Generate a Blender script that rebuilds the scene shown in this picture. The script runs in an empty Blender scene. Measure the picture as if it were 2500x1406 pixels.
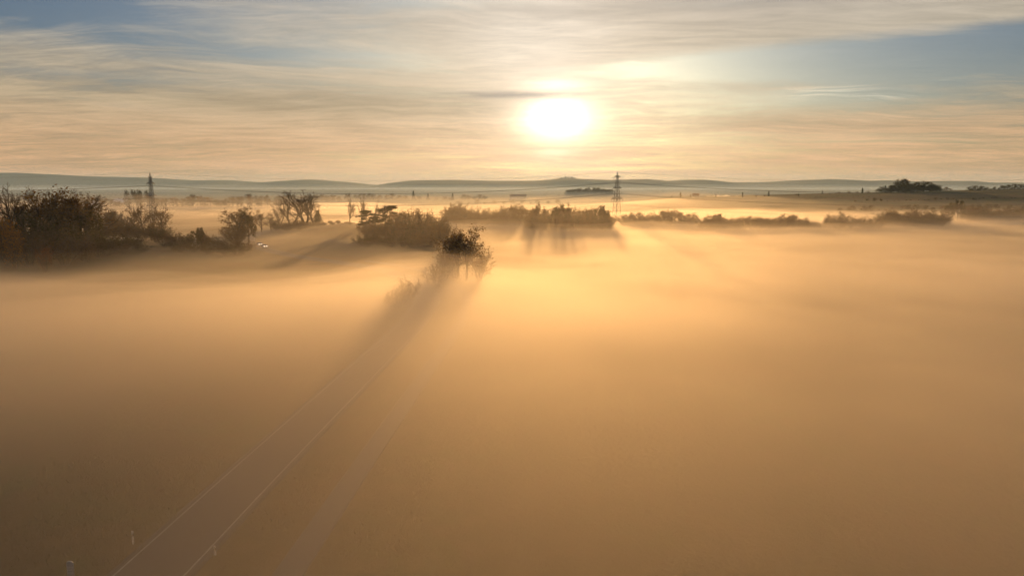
import bpy, bmesh, math, random
import numpy as np
from mathutils import Vector, Matrix

# ------------------------------------------------------------------ scene, camera, light
sc = bpy.context.scene
col = sc.collection
R = math.radians
PI = math.pi
FPX, EYE, PITCH = 1667.0, 30.0, math.atan((703 - 450) / 1667.0)   # measured on the 2500 px wide photograph

cam_d = bpy.data.cameras.new('camera')
cam_d.sensor_width = 36.0
cam_d.lens = 36.0 * FPX / 2500.0
cam_d.clip_start = 0.5
cam_d.clip_end = 60000.0
cam = bpy.data.objects.new('camera', cam_d)
cam.location = (0, 0, EYE)
cam.rotation_euler = (PI / 2 - PITCH, 0, 0)
col.objects.link(cam)
sc.camera = cam

SUN_EL, SUN_AZ = R(5.27), R(3.68)            # azimuth to the right of +Y
SUN_DIR = Vector((math.sin(SUN_AZ) * math.cos(SUN_EL), math.cos(SUN_AZ) * math.cos(SUN_EL), math.sin(SUN_EL)))
sun_d = bpy.data.lights.new('sun', 'SUN')
sun_d.energy = 3.75
sun_d.angle = R(0.6)
sun_d.color = (1.0, 0.555, 0.205)
sun = bpy.data.objects.new('sun', sun_d)
sun.rotation_euler = SUN_DIR.to_track_quat('Z', 'Y').to_euler()
sun.location = (200, 3000, 300)
col.objects.link(sun)

class NT:
    """small helper to write node trees as expressions"""
    def __init__(s, tree):
        s.t = tree
        s.t.nodes.clear()
    def n(s, typ, **kw):
        nd = s.t.nodes.new(typ)
        for k, v in kw.items():
            setattr(nd, k, v)
        return nd
    def put(s, sock, v):
        if isinstance(v, bpy.types.NodeSocket):
            s.t.links.new(v, sock)
        elif v is not None:
            sock.default_value = v
    def m(s, op, a, b=None, c=None, clamp=False):
        nd = s.n('ShaderNodeMath', operation=op, use_clamp=clamp)
        for i, v in enumerate((a, b, c)):
            if v is not None:
                s.put(nd.inputs[i], v)
        return nd.outputs[0]
    def v(s, op, a, b=None, sc_=None):
        nd = s.n('ShaderNodeVectorMath', operation=op)
        s.put(nd.inputs[0], a)
        if b is not None:
            s.put(nd.inputs[1], b)
        if sc_ is not None:
            s.put(nd.inputs['Scale'], sc_)
        return nd.outputs['Value'] if op in ('DOT_PRODUCT', 'LENGTH', 'DISTANCE') else nd.outputs['Vector']
    def xyz(s, x, y, z):
        nd = s.n('ShaderNodeCombineXYZ')
        for i, q in enumerate((x, y, z)):
            s.put(nd.inputs[i], q)
        return nd.outputs[0]
    def sep(s, a):
        nd = s.n('ShaderNodeSeparateXYZ')
        s.put(nd.inputs[0], a)
        return nd.outputs
    def noise(s, vec, scale, detail=4, rough=0.55, lac=2.0, dist=0.0, w=None):
        nd = s.n('ShaderNodeTexNoise')
        if w is not None:
            nd.noise_dimensions = '4D'
            nd.inputs['W'].default_value = w
        s.put(nd.inputs['Vector'], vec)
        nd.inputs['Scale'].default_value = scale
        nd.inputs['Detail'].default_value = detail
        nd.inputs['Roughness'].default_value = rough
        nd.inputs['Lacunarity'].default_value = lac
        nd.inputs['Distortion'].default_value = dist
        return nd.outputs[0]
    def ramp(s, fac, stops, interp='LINEAR'):
        nd = s.n('ShaderNodeValToRGB')
        cr = nd.color_ramp
        cr.interpolation = interp
        while len(cr.elements) < len(stops):
            cr.elements.new(0.5)
        for e, (p, c) in zip(cr.elements, stops):
            e.position = p
            e.color = (c[0], c[1], c[2], 1) if isinstance(c, (tuple, list)) else (c, c, c, 1)
        s.put(nd.inputs[0], fac)
        return nd.outputs[0]
    def mix(s, f, a, b, typ='MIX'):
        nd = s.n('ShaderNodeMixRGB', blend_type=typ)
        s.put(nd.inputs[0], f)
        s.put(nd.inputs[1], a if isinstance(a, bpy.types.NodeSocket) else (a[0], a[1], a[2], 1))
        s.put(nd.inputs[2], b if isinstance(b, bpy.types.NodeSocket) else (b[0], b[1], b[2], 1))
        return nd.outputs[0]
    def step(s, x, lo, hi):
        nd = s.n('ShaderNodeMapRange', interpolation_type='SMOOTHSTEP')
        s.put(nd.inputs[0], x)
        nd.inputs[1].default_value, nd.inputs[2].default_value = lo, hi
        return nd.outputs[0]

# ------------------------------------------------------------------ sky
world = bpy.data.worlds.new('World')
sc.world = world
world.use_nodes = True
W = NT(world.node_tree)
gen = W.n('ShaderNodeTexCoord').outputs['Generated']
dr = W.v('NORMALIZE', gen)
dx, dy, dz = W.sep(dr)
zc = W.m('MAXIMUM', dz, 0.0)
el = W.m('MULTIPLY', W.m('ARCSINE', zc), 57.2958)                      # degrees above the horizon
az = W.m('MULTIPLY', W.m('ARCTAN2', dx, dy), 57.2958)                  # degrees right of +Y
ang = W.m('MULTIPLY', W.m('ARCCOSINE', W.m('MINIMUM', W.v('DOT_PRODUCT', dr, tuple(SUN_DIR)), 0.999999)), 57.2958)
nish = W.n('ShaderNodeTexSky')
nish.sky_type = 'NISHITA'
nish.sun_disc = False
nish.sun_elevation = SUN_EL
nish.sun_rotation = SUN_AZ
nish.air_density = 1.0
nish.dust_density = 1.6
nish.ozone_density = 2.0
# clear air between the clouds
clear = W.mix(1.0, nish.outputs[0], (0.43, 0.57, 0.80), 'MULTIPLY')
# high cloud sheet: direction projected on a plane overhead, so it foreshortens towards the horizon
inv = W.m('DIVIDE', 1.0, W.m('ADD', zc, 0.055))
P = W.xyz(W.m('MULTIPLY', dx, inv), W.m('MULTIPLY', dy, inv), 0.0)
def rot(vec, ang_deg, sx, sy):
    mp = W.n('ShaderNodeMapping')
    W.put(mp.inputs['Vector'], vec)
    mp.inputs['Rotation'].default_value = (0, 0, R(ang_deg))
    mp.inputs['Scale'].default_value = (sx, sy, 1)
    return mp.outputs[0]
warp = W.n('ShaderNodeTexNoise')
W.put(warp.inputs['Vector'], P)
warp.inputs['Scale'].default_value = 0.5
warp.inputs['Detail'].default_value = 3
wv = W.v('SCALE', W.v('SUBTRACT', warp.outputs[1], (0.5, 0.5, 0.5)), sc_=1.5)
PW = W.v('ADD', P, wv)
D3 = W.xyz(W.m('MULTIPLY', dx, 2.4), W.m('MULTIPLY', dy, 2.4), W.m('MULTIPLY', W.m('ADD', dz, W.m('MULTIPLY', dx, 0.05)), 30.0))
band = W.noise(D3, 1.0, 10, 0.62, dist=0.9, w=2.4)                       # long thin cirrus bands
wisp = W.noise(W.v('MULTIPLY', D3, (2.6, 2.6, 2.2)), 1.0, 8, 0.66, dist=0.6, w=6.6)
broad = W.noise(rot(PW, 12, 0.42, 0.75), 1.0, 4, 0.5, w=3.1)
streak = W.noise(rot(PW, 9, 0.33, 2.3), 1.0, 9, 0.62, w=1.7)
fibre = W.noise(rot(PW, -28, 0.8, 3.6), 1.0, 12, 0.74, dist=0.7, w=8.3)
mott = W.noise(PW, 5.5, 6, 0.62, w=4.4)
def blob(a0, e0, ra, re):
    q = W.m('ADD', W.m('POWER', W.m('ABSOLUTE', W.m('DIVIDE', W.m('SUBTRACT', az, a0), ra)), 2.0),
            W.m('POWER', W.m('ABSOLUTE', W.m('DIVIDE', W.m('SUBTRACT', el, e0), re)), 2.0))
    return W.m('POWER', 2.718, W.m('MULTIPLY', q, -1.0))
def wsum(*ts):
    r = 0.0
    for k, t in ts:
        r = W.m('MULTIPLY_ADD', t, k, r)
    return r
cover = wsum((0.50, broad), (0.36, band), (0.60, fibre), (0.20, streak), (0.20, mott))
for (a0, e0, ra, re, k) in ((37, 8.7, 15, 1.6, -0.72), (16, 9.0, 11, 1.1, -0.44), (-37, 12.4, 11, 2.0, -0.48), (-14, 14.6, 18, 1.0, -0.36),
                            (27, 6.2, 14, 0.9, -0.22), (30, 11.7, 22, 1.3, 0.30), (-20, 5, 20, 2.5, 0.20), (4, 12, 9, 4, 0.30), (-10, 9.5, 14, 0.8, -0.12), (-24, 10.5, 16, 3.0, -0.13), (-30, 7.4, 14, 0.5, -0.12)):
    cover = W.m('ADD', cover, W.m('MULTIPLY', blob(a0, e0, ra, re), k))
cov = W.step(cover, 0.52, 1.05)
hor = W.m('POWER', 2.718, W.m('MULTIPLY', el, -0.26))                   # low down the sheet is seen through its whole length
cov = W.m('MAXIMUM', cov, W.m('MULTIPLY', hor, 0.92))
tone = W.ramp(W.m('DIVIDE', el, 30.0), [(0.0, (8.2, 4.55, 2.4)), (0.08, (7.3, 4.4, 2.3)), (0.20, (4.9, 3.75, 2.4)), (0.34, (4.9, 4.25, 3.3)), (0.50, (5.0, 4.5, 3.9)), (1.0, (3.4, 3.4, 3.5))])
body = W.m('ADD', 0.72, W.m('MULTIPLY', W.step(wsum((0.35, band), (0.45, fibre), (0.2, wisp)), 0.37, 0.63), 0.44))
tone = W.mix(1.0, tone, W.xyz(body, body, body), 'MULTIPLY')
shade = W.step(wsum((0.6, band), (0.4, wisp)), 0.56, 0.70)               # grey undersides of thicker bands
tone = W.mix(W.m('MULTIPLY', shade, 0.42), tone, W.mix(1.0, tone, (0.62, 0.66, 0.78), 'MULTIPLY'))
bar = W.m('MULTIPLY', blob(0.2, 7.12, 6.5, 0.32), W.step(band, 0.30, 0.52))
thick = W.m('MULTIPLY', W.m('MAXIMUM', blob(20, 15.2, 12, 2.0), bar), W.step(wsum((0.6, fibre), (0.4, mott)), 0.28, 0.60))
tone = W.mix(W.m('MULTIPLY', thick, 0.9), tone, (1.9, 1.75, 1.8))
sky = W.mix(cov, clear, tone)
# light of the veiled sun spreading in the cloud sheet
g1 = W.m('POWER', 2.718, W.m('MULTIPLY', W.m('POWER', W.m('DIVIDE', ang, 11.5), 1.2), -1.0))
sa = W.m('DIVIDE', W.m('SUBTRACT', az, math.degrees(SUN_AZ)), 2.15)
se = W.m('DIVIDE', W.m('SUBTRACT', el, math.degrees(SUN_EL)), 1.28)
rr = W.m('SQRT', W.m('ADD', W.m('MULTIPLY', sa, sa), W.m('MULTIPLY', se, se)))      # the disc drowns in the thin cloud bar it shines through
rr = W.m('ADD', rr, W.m('MULTIPLY', W.m('SUBTRACT', wisp, 0.5), 0.55))
g2 = W.m('POWER', 2.718, W.m('MULTIPLY', W.m('POWER', W.m('MAXIMUM', rr, 0.0), 1.45), -1.0))
g2 = W.m('ADD', g2, W.m('MULTIPLY', blob(3.7, 7.9, 2.3, 0.42), 0.16))
g2 = W.m('ADD', g2, W.m('MULTIPLY', blob(3.5, 2.55, 1.6, 0.35), 0.10))
gm = W.m('MULTIPLY', W.m('ADD', 0.25, W.m('MULTIPLY', body, 0.8)), W.m('SUBTRACT', 1.0, W.m('MULTIPLY', bar, 0.5)))
glow1 = W.v('SCALE', (5.4, 4.1, 2.8), sc_=W.m('MULTIPLY', g1, gm))
glow3 = W.v('SCALE', (1.3, 1.35, 1.4), sc_=W.m('MULTIPLY', blob(2.0, 10.5, 6.5, 4.6), gm))
glow2 = W.v('SCALE', (24.0, 21.0, 16.5), sc_=W.m('MULTIPLY', g2, gm))
lit = W.m('MULTIPLY', W.m('ADD', blob(23.6, 6.75, 3.6, 0.42), W.m('ADD', blob(27.5, 6.25, 2.4, 0.3), blob(31.6, 7.0, 0.9, 0.14))), W.step(fibre, 0.45, 0.62))
sky = W.v('ADD', sky, W.v('SCALE', (2.0, 1.75, 1.35), sc_=lit))      # a few sunlit cirrus hooks
sky = W.v('ADD', W.v('ADD', W.v('ADD', sky, glow1), glow2), glow3)
bg = W.n('ShaderNodeBackground')
W.put(bg.inputs['Color'], sky)
bg.inputs['Strength'].default_value = 0.1
wo = W.n('ShaderNodeOutputWorld')
W.t.links.new(bg.outputs[0], wo.inputs['Surface'])
world.cycles.sampling_method = 'MANUAL'
world.cycles.sample_map_resolution = 1024

sc.view_settings.view_transform = 'Standard'
sc.view_settings.look = 'None'
sc.view_settings.exposure = 0.0
sc.view_settings.gamma = 1.0
sc.view_settings.use_curve_mapping = False
cy = sc.cycles
cy.use_denoising = True
cy.max_bounces = 4
cy.use_adaptive_sampling = True
cy.adaptive_threshold = 0.045
cy.adaptive_min_samples = 24
cy.diffuse_bounces = 1
cy.glossy_bounces = 1
cy.transmission_bounces = 1
cy.volume_bounces = 1
cy.transparent_max_bounces = 16
cy.sample_clamp_indirect = 6.0
cy.caustics_reflective = False
cy.caustics_refractive = False

HAZE_DENSITY = 0.5e-4
FOG_G = 0.66
FOG_COLOR = (0.97, 0.86, 0.71)
MIST_LAYERS = [(50, 0.3e-4), (26, 0.8e-4), (12, 3.4e-4)]
FOG_LAYERS = [(1.60, 0.0012), (1.32, 0.0022), (1.08, 0.0034), (0.86, 0.0050), (0.64, 0.0068), (0.42, 0.0085), (0.20, 0.010)]
NEAR_MIST = 4.2e-4

# ------------------------------------------------------------------ helpers
def ray(u, v):
    x, y = (u - 1250) / FPX, -(v - 703) / FPX
    return x, math.cos(PITCH) + y * math.sin(PITCH), -math.sin(PITCH) + y * math.cos(PITCH)
def at(u, v, Y):                                   # the point of the photograph's pixel at the distance Y
    d = ray(u, v)
    t = Y / d[1]
    return Vector((d[0] * t, Y, EYE + d[2] * t))
def smooth(a, lo, hi):
    t = np.clip((np.asarray(a, float) - lo) / (hi - lo), 0, 1)
    return t * t * (3 - 2 * t)
def _hash(ix, iy, seed):
    h = (ix * 374761393 + iy * 668265263 + seed * 1442695041) & 0xffffffff
    h = ((h ^ (h >> 13)) * 1274126177) & 0xffffffff
    return ((h ^ (h >> 16)) & 0xffff) / 65535.0
def vnoise(x, y, seed=0):
    x, y = np.asarray(x, float), np.asarray(y, float)
    ix, iy = np.floor(x).astype(np.int64), np.floor(y).astype(np.int64)
    fx, fy = x - ix, y - iy
    fx, fy = fx * fx * fx * (fx * (6 * fx - 15) + 10), fy * fy * fy * (fy * (6 * fy - 15) + 10)
    a, b = _hash(ix, iy, seed), _hash(ix + 1, iy, seed)
    c, d = _hash(ix, iy + 1, seed), _hash(ix + 1, iy + 1, seed)
    return (a + (b - a) * fx) * (1 - fy) + (c + (d - c) * fx) * fy
def fbm(x, y, seed=0, octv=4):
    s, a, t = 0.0, 0.5, 0.0
    for k in range(octv):
        s = s + a * vnoise(np.asarray(x) * 2 ** k, np.asarray(y) * 2 ** k, seed + k * 7)
        t += a
        a *= 0.5
    return s / t                                    # 0..1
def interp(x, pts):
    xs, ys = zip(*pts)
    return np.interp(x, xs, ys)

def mesh_from(name, verts, faces, mat=None, shade=False):
    me = bpy.data.meshes.new(name)
    verts = np.asarray(verts, np.float32)
    faces = np.asarray(faces, np.int32)
    me.vertices.add(len(verts))
    me.vertices.foreach_set('co', verts.ravel())
    n = faces.shape[1]
    me.loops.add(faces.size)
    me.loops.foreach_set('vertex_index', faces.ravel())
    me.polygons.add(len(faces))
    me.polygons.foreach_set('loop_start', np.arange(0, faces.size, n, dtype=np.int32))
    me.polygons.foreach_set('loop_total', np.full(len(faces), n, np.int32))
    me.polygons.foreach_set('use_smooth', np.full(len(faces), shade))
    me.update(calc_edges=True)
    if mat:
        me.materials.append(mat)
    return me
def link(name, data, parent=None, loc=None, rz=None, scale=None):
    o = bpy.data.objects.new(name, data)
    col.objects.link(o)
    if parent is not None:
        o.parent = parent
    if loc is not None:
        o.location = loc
    if rz is not None:
        o.rotation_euler = (0, 0, rz)
    if scale is not None:
        o.scale = scale
    return o
def tag(o, label=None, cat=None, group=None, kind=None):
    for k, v in (('label', label), ('category', cat), ('group', group), ('kind', kind)):
        if v:
            o[k] = v
    return o
def grid_faces(nx, ny, off=0):
    i, j = np.meshgrid(np.arange(nx - 1), np.arange(ny - 1), indexing='ij')
    a = (i * ny + j).ravel() + off
    return np.stack([a, a + ny, a + ny + 1, a + 1], 1)

def mat_surface(name, color_fn, rough=0.9, bump=None, spec=0.2):
    m = bpy.data.materials.new(name)
    m.use_nodes = True
    N = NT(m.node_tree)
    b = N.n('ShaderNodeBsdfPrincipled')
    N.put(b.inputs['Base Color'], color_fn(N))
    b.inputs['Roughness'].default_value = rough
    b.inputs['Specular IOR Level'].default_value = spec
    if bump:
        h, dist = bump(N)
        bn = N.n('ShaderNodeBump')
        bn.inputs['Strength'].default_value = 0.7
        bn.inputs['Distance'].default_value = dist
        N.put(bn.inputs['Height'], h)
        N.t.links.new(bn.outputs[0], b.inputs['Normal'])
    o = N.n('ShaderNodeOutputMaterial')
    N.t.links.new(b.outputs[0], o.inputs['Surface'])
    return m
def mat_plain(name, c, rough=0.7, metal=0.0, var=0.25, scale=3.0):
    def cf(N):
        n = N.noise(N.n('ShaderNodeTexCoord').outputs['Object'], scale, 4, 0.6)
        lo = [q * (1 - var) for q in c]
        hi = [min(1, q * (1 + var)) for q in c]
        return N.ramp(n, [(0.3, lo), (0.7, hi)])
    m = mat_surface(name, cf, rough)
    m.node_tree.nodes['Principled BSDF'].inputs['Metallic'].default_value = metal
    return m
def mat_volume(name, color, density, g):
    m = bpy.data.materials.new(name)
    m.use_nodes = True
    N = NT(m.node_tree)
    p = N.n('ShaderNodeVolumePrincipled')
    p.inputs['Color'].default_value = (*color, 1)
    p.inputs['Density'].default_value = density
    p.inputs['Anisotropy'].default_value = g
    for k in ('Density Attribute', 'Color Attribute', 'Temperature Attribute'):
        p.inputs[k].default_value = ''
    o = N.n('ShaderNodeOutputMaterial')
    N.t.links.new(p.outputs[0], o.inputs['Volume'])
    return m

# ------------------------------------------------------------------ terrain
ROAD_PTS = [(-37, -140), (-34, -60), (-31, 0), (-28.1, 49), (-26.6, 74), (-24.2, 110), (-21.8, 150), (-23.5, 185), (-33, 216), (-49, 244), (-70, 266), (-95, 291), (-120, 325), (-139, 361), (-152, 400), (-160, 450), (-163, 520)]
def catmull(pts, n=10):
    pts = [2 * Vector(pts[0]) - Vector(pts[1])] + [Vector(p) for p in pts] + [2 * Vector(pts[-1]) - Vector(pts[-2])]
    out = []
    for i in range(1, len(pts) - 2):
        a, b, c, d = pts[i - 1:i + 3]
        for k in range(n):
            t = k / n
            out.append(0.5 * (2 * b + (c - a) * t + (2 * a - 5 * b + 4 * c - d) * t * t + (3 * b - a - 3 * c + d) * t ** 3))
    out.append(pts[-2])
    return out
ROAD = catmull(ROAD_PTS)
_rx, _ry = np.array([p.x for p in ROAD]), np.array([p.y for p in ROAD])
def road_dist(x, y):
    x, y = np.asarray(x, float), np.asarray(y, float)
    best = np.full(x.shape, 1e9)
    for k in range(0, len(_rx), 2):
        best = np.minimum(best, (x - _rx[k]) ** 2 + (y - _ry[k]) ** 2)
    return np.sqrt(best)
def G(x, y):
    x, y = np.asarray(x, float), np.asarray(y, float)
    z = (fbm(x / 160, y / 160, 3) - 0.5) * 1.6 * smooth(np.hypot(x + 25, y - 60), 60, 250)
    z = z + 5.0 * np.exp(-((x + 190) / 70) ** 2 - ((y - 300) / 60) ** 2)            # wooded rise on the left
    z = z + 4.0 * np.exp(-((x + 110) / 80) ** 2 - ((y - 455) / 45) ** 2)            # bank under the dead trees
    # hillside on the right, crest about a kilometre off
    u = 1250 + x / np.maximum(y, 50) * FPX
    crest = interp(u, [(1250, 0), (1500, 4), (1650, 10), (1800, 11), (2000, 15), (2150, 17), (2300, 20), (2500, 23), (3000, 27), (3600, 28)])
    z = z + crest * smooth(y, 560 , 980) * (1 - 0.9 * smooth(y, 1050, 1900)) * smooth(u, 1300, 1650)
    z = z * smooth(road_dist(x, y), 16, 45)
    z = z + (fbm(x / 900, y / 900, 9) - 0.5) * 10 * smooth(y, 900, 2500)
    return z
def gz(x, y):
    return float(G(x, y))

def spaced(a, b, lo, k):                             # spacing that grows away from 0
    out, s, q = [0.0], lo, 0.0
    while q < b:
        q += s
        out.append(q)
        s *= k
    out2, s, q = [], lo, 0.0
    while q > a:
        q -= s
        out2.append(q)
        s *= k
    return np.array(out2[::-1] + out)
gx = spaced(-14500, 14500, 5, 1.035)
gy = spaced(-1500, 15500, 4, 1.022)
X, Y = np.meshgrid(gx, gy, indexing='ij')
verts = np.stack([X, Y, G(X, Y)], -1).reshape(-1, 3)
def ground_color(N):
    po = N.n('ShaderNodeNewGeometry').outputs['Position']
    big = N.noise(po, 0.012, 5, 0.6)
    fine = N.noise(po, 0.35, 6, 0.7)
    tiny = N.noise(po, 2.5, 4, 0.7)
    c = N.ramp(big, [(0.30, (0.050, 0.056, 0.018)), (0.48, (0.075, 0.050, 0.024)), (0.62, (0.090, 0.080, 0.028)), (0.8, (0.045, 0.060, 0.020))])
    mid = N.noise(po, 0.07, 5, 0.6, w=2.0)
    c = N.mix(N.m('MULTIPLY', N.step(mid, 0.50, 0.66), 0.7), c, (0.150, 0.078, 0.036))
    c = N.mix(N.m('MULTIPLY', N.step(mid, 0.48, 0.34), 0.6), c, (0.055, 0.080, 0.020))
    c = N.mix(N.step(fine, 0.42, 0.66), c, (0.110, 0.070, 0.034))
    c = N.mix(N.m('MULTIPLY', N.step(tiny, 0.45, 0.7), 0.5), c, (0.035, 0.040, 0.014))
    vo = N.n('ShaderNodeTexVoronoi')
    N.put(vo.inputs['Vector'], N.v('MULTIPLY', po, (0.004, 0.009, 0.0)))
    vo.inputs['Scale'].default_value = 1.0
    fld = N.mix(0.55, c, N.mix(N.sep(vo.outputs['Color'])[0], (0.045, 0.075, 0.022), (0.13, 0.10, 0.055)))
    far = N.step(N.sep(po)[1], 500, 900)
    return N.mix(far, c, fld)
def ground_bump(N):
    po = N.n('ShaderNodeNewGeometry').outputs['Position']
    return N.noise(po, 1.2, 6, 0.7), 0.25
M_ground = mat_surface('field', ground_color, 1.0, ground_bump, 0.05)
ground = tag(link('ground', mesh_from('ground', verts, grid_faces(len(gx), len(gy)), M_ground, True)), kind='structure')

# far hills, each a real ridge with front and back slope
M_hill = mat_surface('wooded_hill', lambda N: N.ramp(N.noise(N.n('ShaderNodeNewGeometry').outputs['Position'], 0.004, 6, 0.7), [(0.35, (0.030, 0.042, 0.020)), (0.6, (0.060, 0.060, 0.030)), (0.75, (0.09, 0.085, 0.045))]), 1.0)
def ridge(d, pts, seed, width=1500, wood=5.0):
    us = np.arange(pts[0][0], pts[-1][0] + 0.1, 3.0)
    vs = interp(us, pts)
    k = np.ones(9) / 9
    vs = np.convolve(np.pad(vs, 4, 'edge'), k, 'valid')
    xs = (us - 1250) / FPX * d
    top = EYE + (450 - vs) / FPX * d
    ts = np.concatenate([np.linspace(-1, -0.06, 12), np.linspace(-0.045, 0.045, 7), np.linspace(0.06, 1, 8)])
    XX, TT = np.meshgrid(xs, ts, indexing='ij')
    prof = np.cos(TT * PI / 2) ** 1.3
    roll = (fbm(XX / 700, TT * 3, seed) - 0.5) * 0.35 * np.abs(TT) * 2 * (1 - np.abs(TT))
    ZZ = (top[:, None] + 12) * np.clip(prof + roll, 0, 1.02) - 12
    ZZ += (fbm(XX / 28, TT * 60, seed + 5, 3) - 0.5) * wood * np.clip(prof * 1.3, 0, 1)
    ends = smooth(us, us[0], us[0] + 60) * (1 - smooth(us, us[-1] - 60, us[-1])) if pts[0][0] > -500 else np.ones(len(us))
    YY = d + TT * width + (fbm(XX / 1500, TT * 0 + seed, seed) - 0.5) * 500
    v = np.stack([XX, YY, ZZ], -1).reshape(-1, 3)
    return mesh_from('hill', v, grid_faces(len(xs), len(ts)), M_hill, True)
HILLS = [
    (9800, [(-700, 432), (-300, 424), (0, 426), (60, 423), (150, 427), (210, 431), (360, 434), (480, 441), (560, 440), (650, 446), (760, 449), (900, 458), (1000, 470)], 11),
    (8600, [(560, 470), (640, 448), (700, 442), (770, 439), (850, 445), (900, 451), (960, 456), (1010, 460), (1100, 472)], 23),
    (7600, [(860, 474), (920, 457), (960, 447), (1010, 441), (1100, 440), (1200, 442), (1300, 442), (1350, 438.5), (1385, 436.5), (1420, 438), (1490, 440), (1570, 438), (1620, 443), (1660, 440), (1700, 439), (1760, 446), (1850, 445), (1950, 440), (2010, 438), (2090, 442), (2150, 441), (2200, 445), (2300, 442), (2370, 447), (2460, 446), (2560, 450), (2900, 446), (3300, 452)], 31),
]
for d, pts, sd in HILLS:
    tag(link('hill', ridge(d, pts, sd)), kind='structure')

# ------------------------------------------------------------------ road, cycle path, markings
def strip(pts, off0, off1, z, skirt=0.0):
    """a ribbon along a line, between two sideways offsets (right is positive)"""
    v, f = [], []
    for i, p in enumerate(pts):
        t = (pts[min(i + 1, len(pts) - 1)] - pts[max(i - 1, 0)]).normalized()
        n = Vector((t.y, -t.x))
        row = [(off0, z), (off1, z)]
        if skirt:
            row = [(off0 - skirt * 3, -0.25)] + row + [(off1 + skirt * 3, -0.25)]
        for o, zz in row:
            q = p + n * o
            v.append((q.x, q.y, zz))
    w = len(v) // len(pts)
    for i in range(len(pts) - 1):
        for k in range(w - 1):
            f.append((i * w + k, i * w + k + 1, (i + 1) * w + k + 1, (i + 1) * w + k))
    return v, f
def asphalt(N, a=0.030, b=0.050):
    po = N.n('ShaderNodeNewGeometry').outputs['Position']
    n = N.noise(po, 0.6, 6, 0.65)
    f = N.noise(po, 14, 3, 0.7)
    c = N.ramp(n, [(0.3, (a, a, a * 1.02)), (0.7, (b, b * 0.98, b * 0.97))])
    return N.mix(N.m('MULTIPLY', f, 0.2), c, (0.09, 0.088, 0.085))
M_asphalt = mat_surface('asphalt', asphalt, 0.85, lambda N: (N.noise(N.n('ShaderNodeNewGeometry').outputs['Position'], 40, 3, 0.6), 0.01), 0.2)
M_path = mat_surface('path_asphalt', lambda N: asphalt(N, 0.052, 0.075), 0.85, None, 0.2)
M_paint = mat_surface('road_paint', lambda N: N.ramp(N.noise(N.n('ShaderNodeNewGeometry').outputs['Position'], 3.5, 5, 0.7), [(0.32, (0.10, 0.10, 0.095)), (0.66, (0.38, 0.37, 0.345))]), 0.6)
M_verge = mat_surface('verge', lambda N: N.ramp(N.noise(N.n('ShaderNodeNewGeometry').outputs['Position'], 0.8, 6, 0.7), [(0.3, (0.05, 0.05, 0.02)), (0.55, (0.10, 0.075, 0.035)), (0.75, (0.06, 0.075, 0.025))]), 1.0, lambda N: (N.noise(N.n('ShaderNodeNewGeometry').outputs['Position'], 3.0, 5, 0.7), 0.12))
road = tag(link('road', mesh_from('road', *strip(ROAD, -3.15, 3.15, 0.10, 0.35), M_asphalt)), kind='structure')
for o in (-2.72, 2.72):
    link('edge_line', mesh_from('edge_line', *strip(ROAD, o - 0.06, o + 0.06, 0.105), M_paint), road)
PATH = [p for p in ROAD if p.y < 262 and p.y > -140]
cyc = tag(link('cycle_path', mesh_from('cycle_path', *strip(PATH, 9.5, 11.8, 0.07, 0.15), M_path)), kind='structure')
# farm track across the right hand fields
TR = catmull([(60, 334), (115.7, 315), (155, 288), (194.5, 258), (260, 214), (340, 170)], 8)
for p in TR:
    pass
tv, tf = [], []
for i, p in enumerate(TR):
    t = (TR[min(i + 1, len(TR) - 1)] - TR[max(i - 1, 0)]).normalized()
    n = Vector((t.y, -t.x))
    for o, dz_ in ((-2.2, -0.3), (-1.3, 0.16), (1.3, 0.16), (2.2, -0.3)):
        q = p + n * o
        tv.append((q.x, q.y, gz(q.x, q.y) + dz_))
for i in range(len(TR) - 1):
    for k in range(3):
        tf.append((i * 4 + k, i * 4 + k + 1, i * 4 + k + 5, i * 4 + k + 4))
M_track = mat_plain('earth_track', (0.07, 0.05, 0.032), 1.0, scale=0.5)
tag(link('farm_track', mesh_from('farm_track', tv, tf, M_track)), kind='structure')

# rough grass along the verges, one tussock mesh per side would be countless blades: stuff
rg = np.random.default_rng(5)
def grass(name, n, xr, yr, keep, hgt, mat):
    x, y = rg.uniform(*xr, n), rg.uniform(*yr, n)
    ok = keep(x, y) & (fbm(x / 6, y / 6, 77) > 0.40)
    x, y = x[ok], y[ok]
    z = G(x, y)
    n = len(x)
    a = rg.uniform(0, 2 * PI, n)
    h = hgt * rg.uniform(0.4, 1.3, n)
    w = rg.uniform(0.02, 0.05, n)
    lx, ly = rg.normal(0, 0.35, n) * h, rg.normal(0, 0.35, n) * h
    b0 = np.stack([x - np.cos(a) * w, y - np.sin(a) * w, z - 0.05], 1)
    b1 = np.stack([x + np.cos(a) * w, y + np.sin(a) * w, z - 0.05], 1)
    t = np.stack([x + lx, y + ly, z + h], 1)
    v = np.stack([b0, b1, t], 1).reshape(-1, 3)
    return link(name, mesh_from(name, v, np.arange(3 * n).reshape(-1, 3), mat))
def off_road(x, y):
    d = road_dist(x, y)
    side = x - np.interp(y, _ry[:60], _rx[:60])
    return (d > 3.6) & ~((side > 9.0) & (side < 12.4))
M_grass = mat_plain('dry_grass', (0.085, 0.075, 0.030), 0.95, var=0.5, scale=0.4)
tag(grass('grass', 9000, (-60, -8), (42, 72), off_road, 0.42, M_grass), 'dry grass and weeds growing on the road verges', 'grass', kind='stuff')

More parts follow.
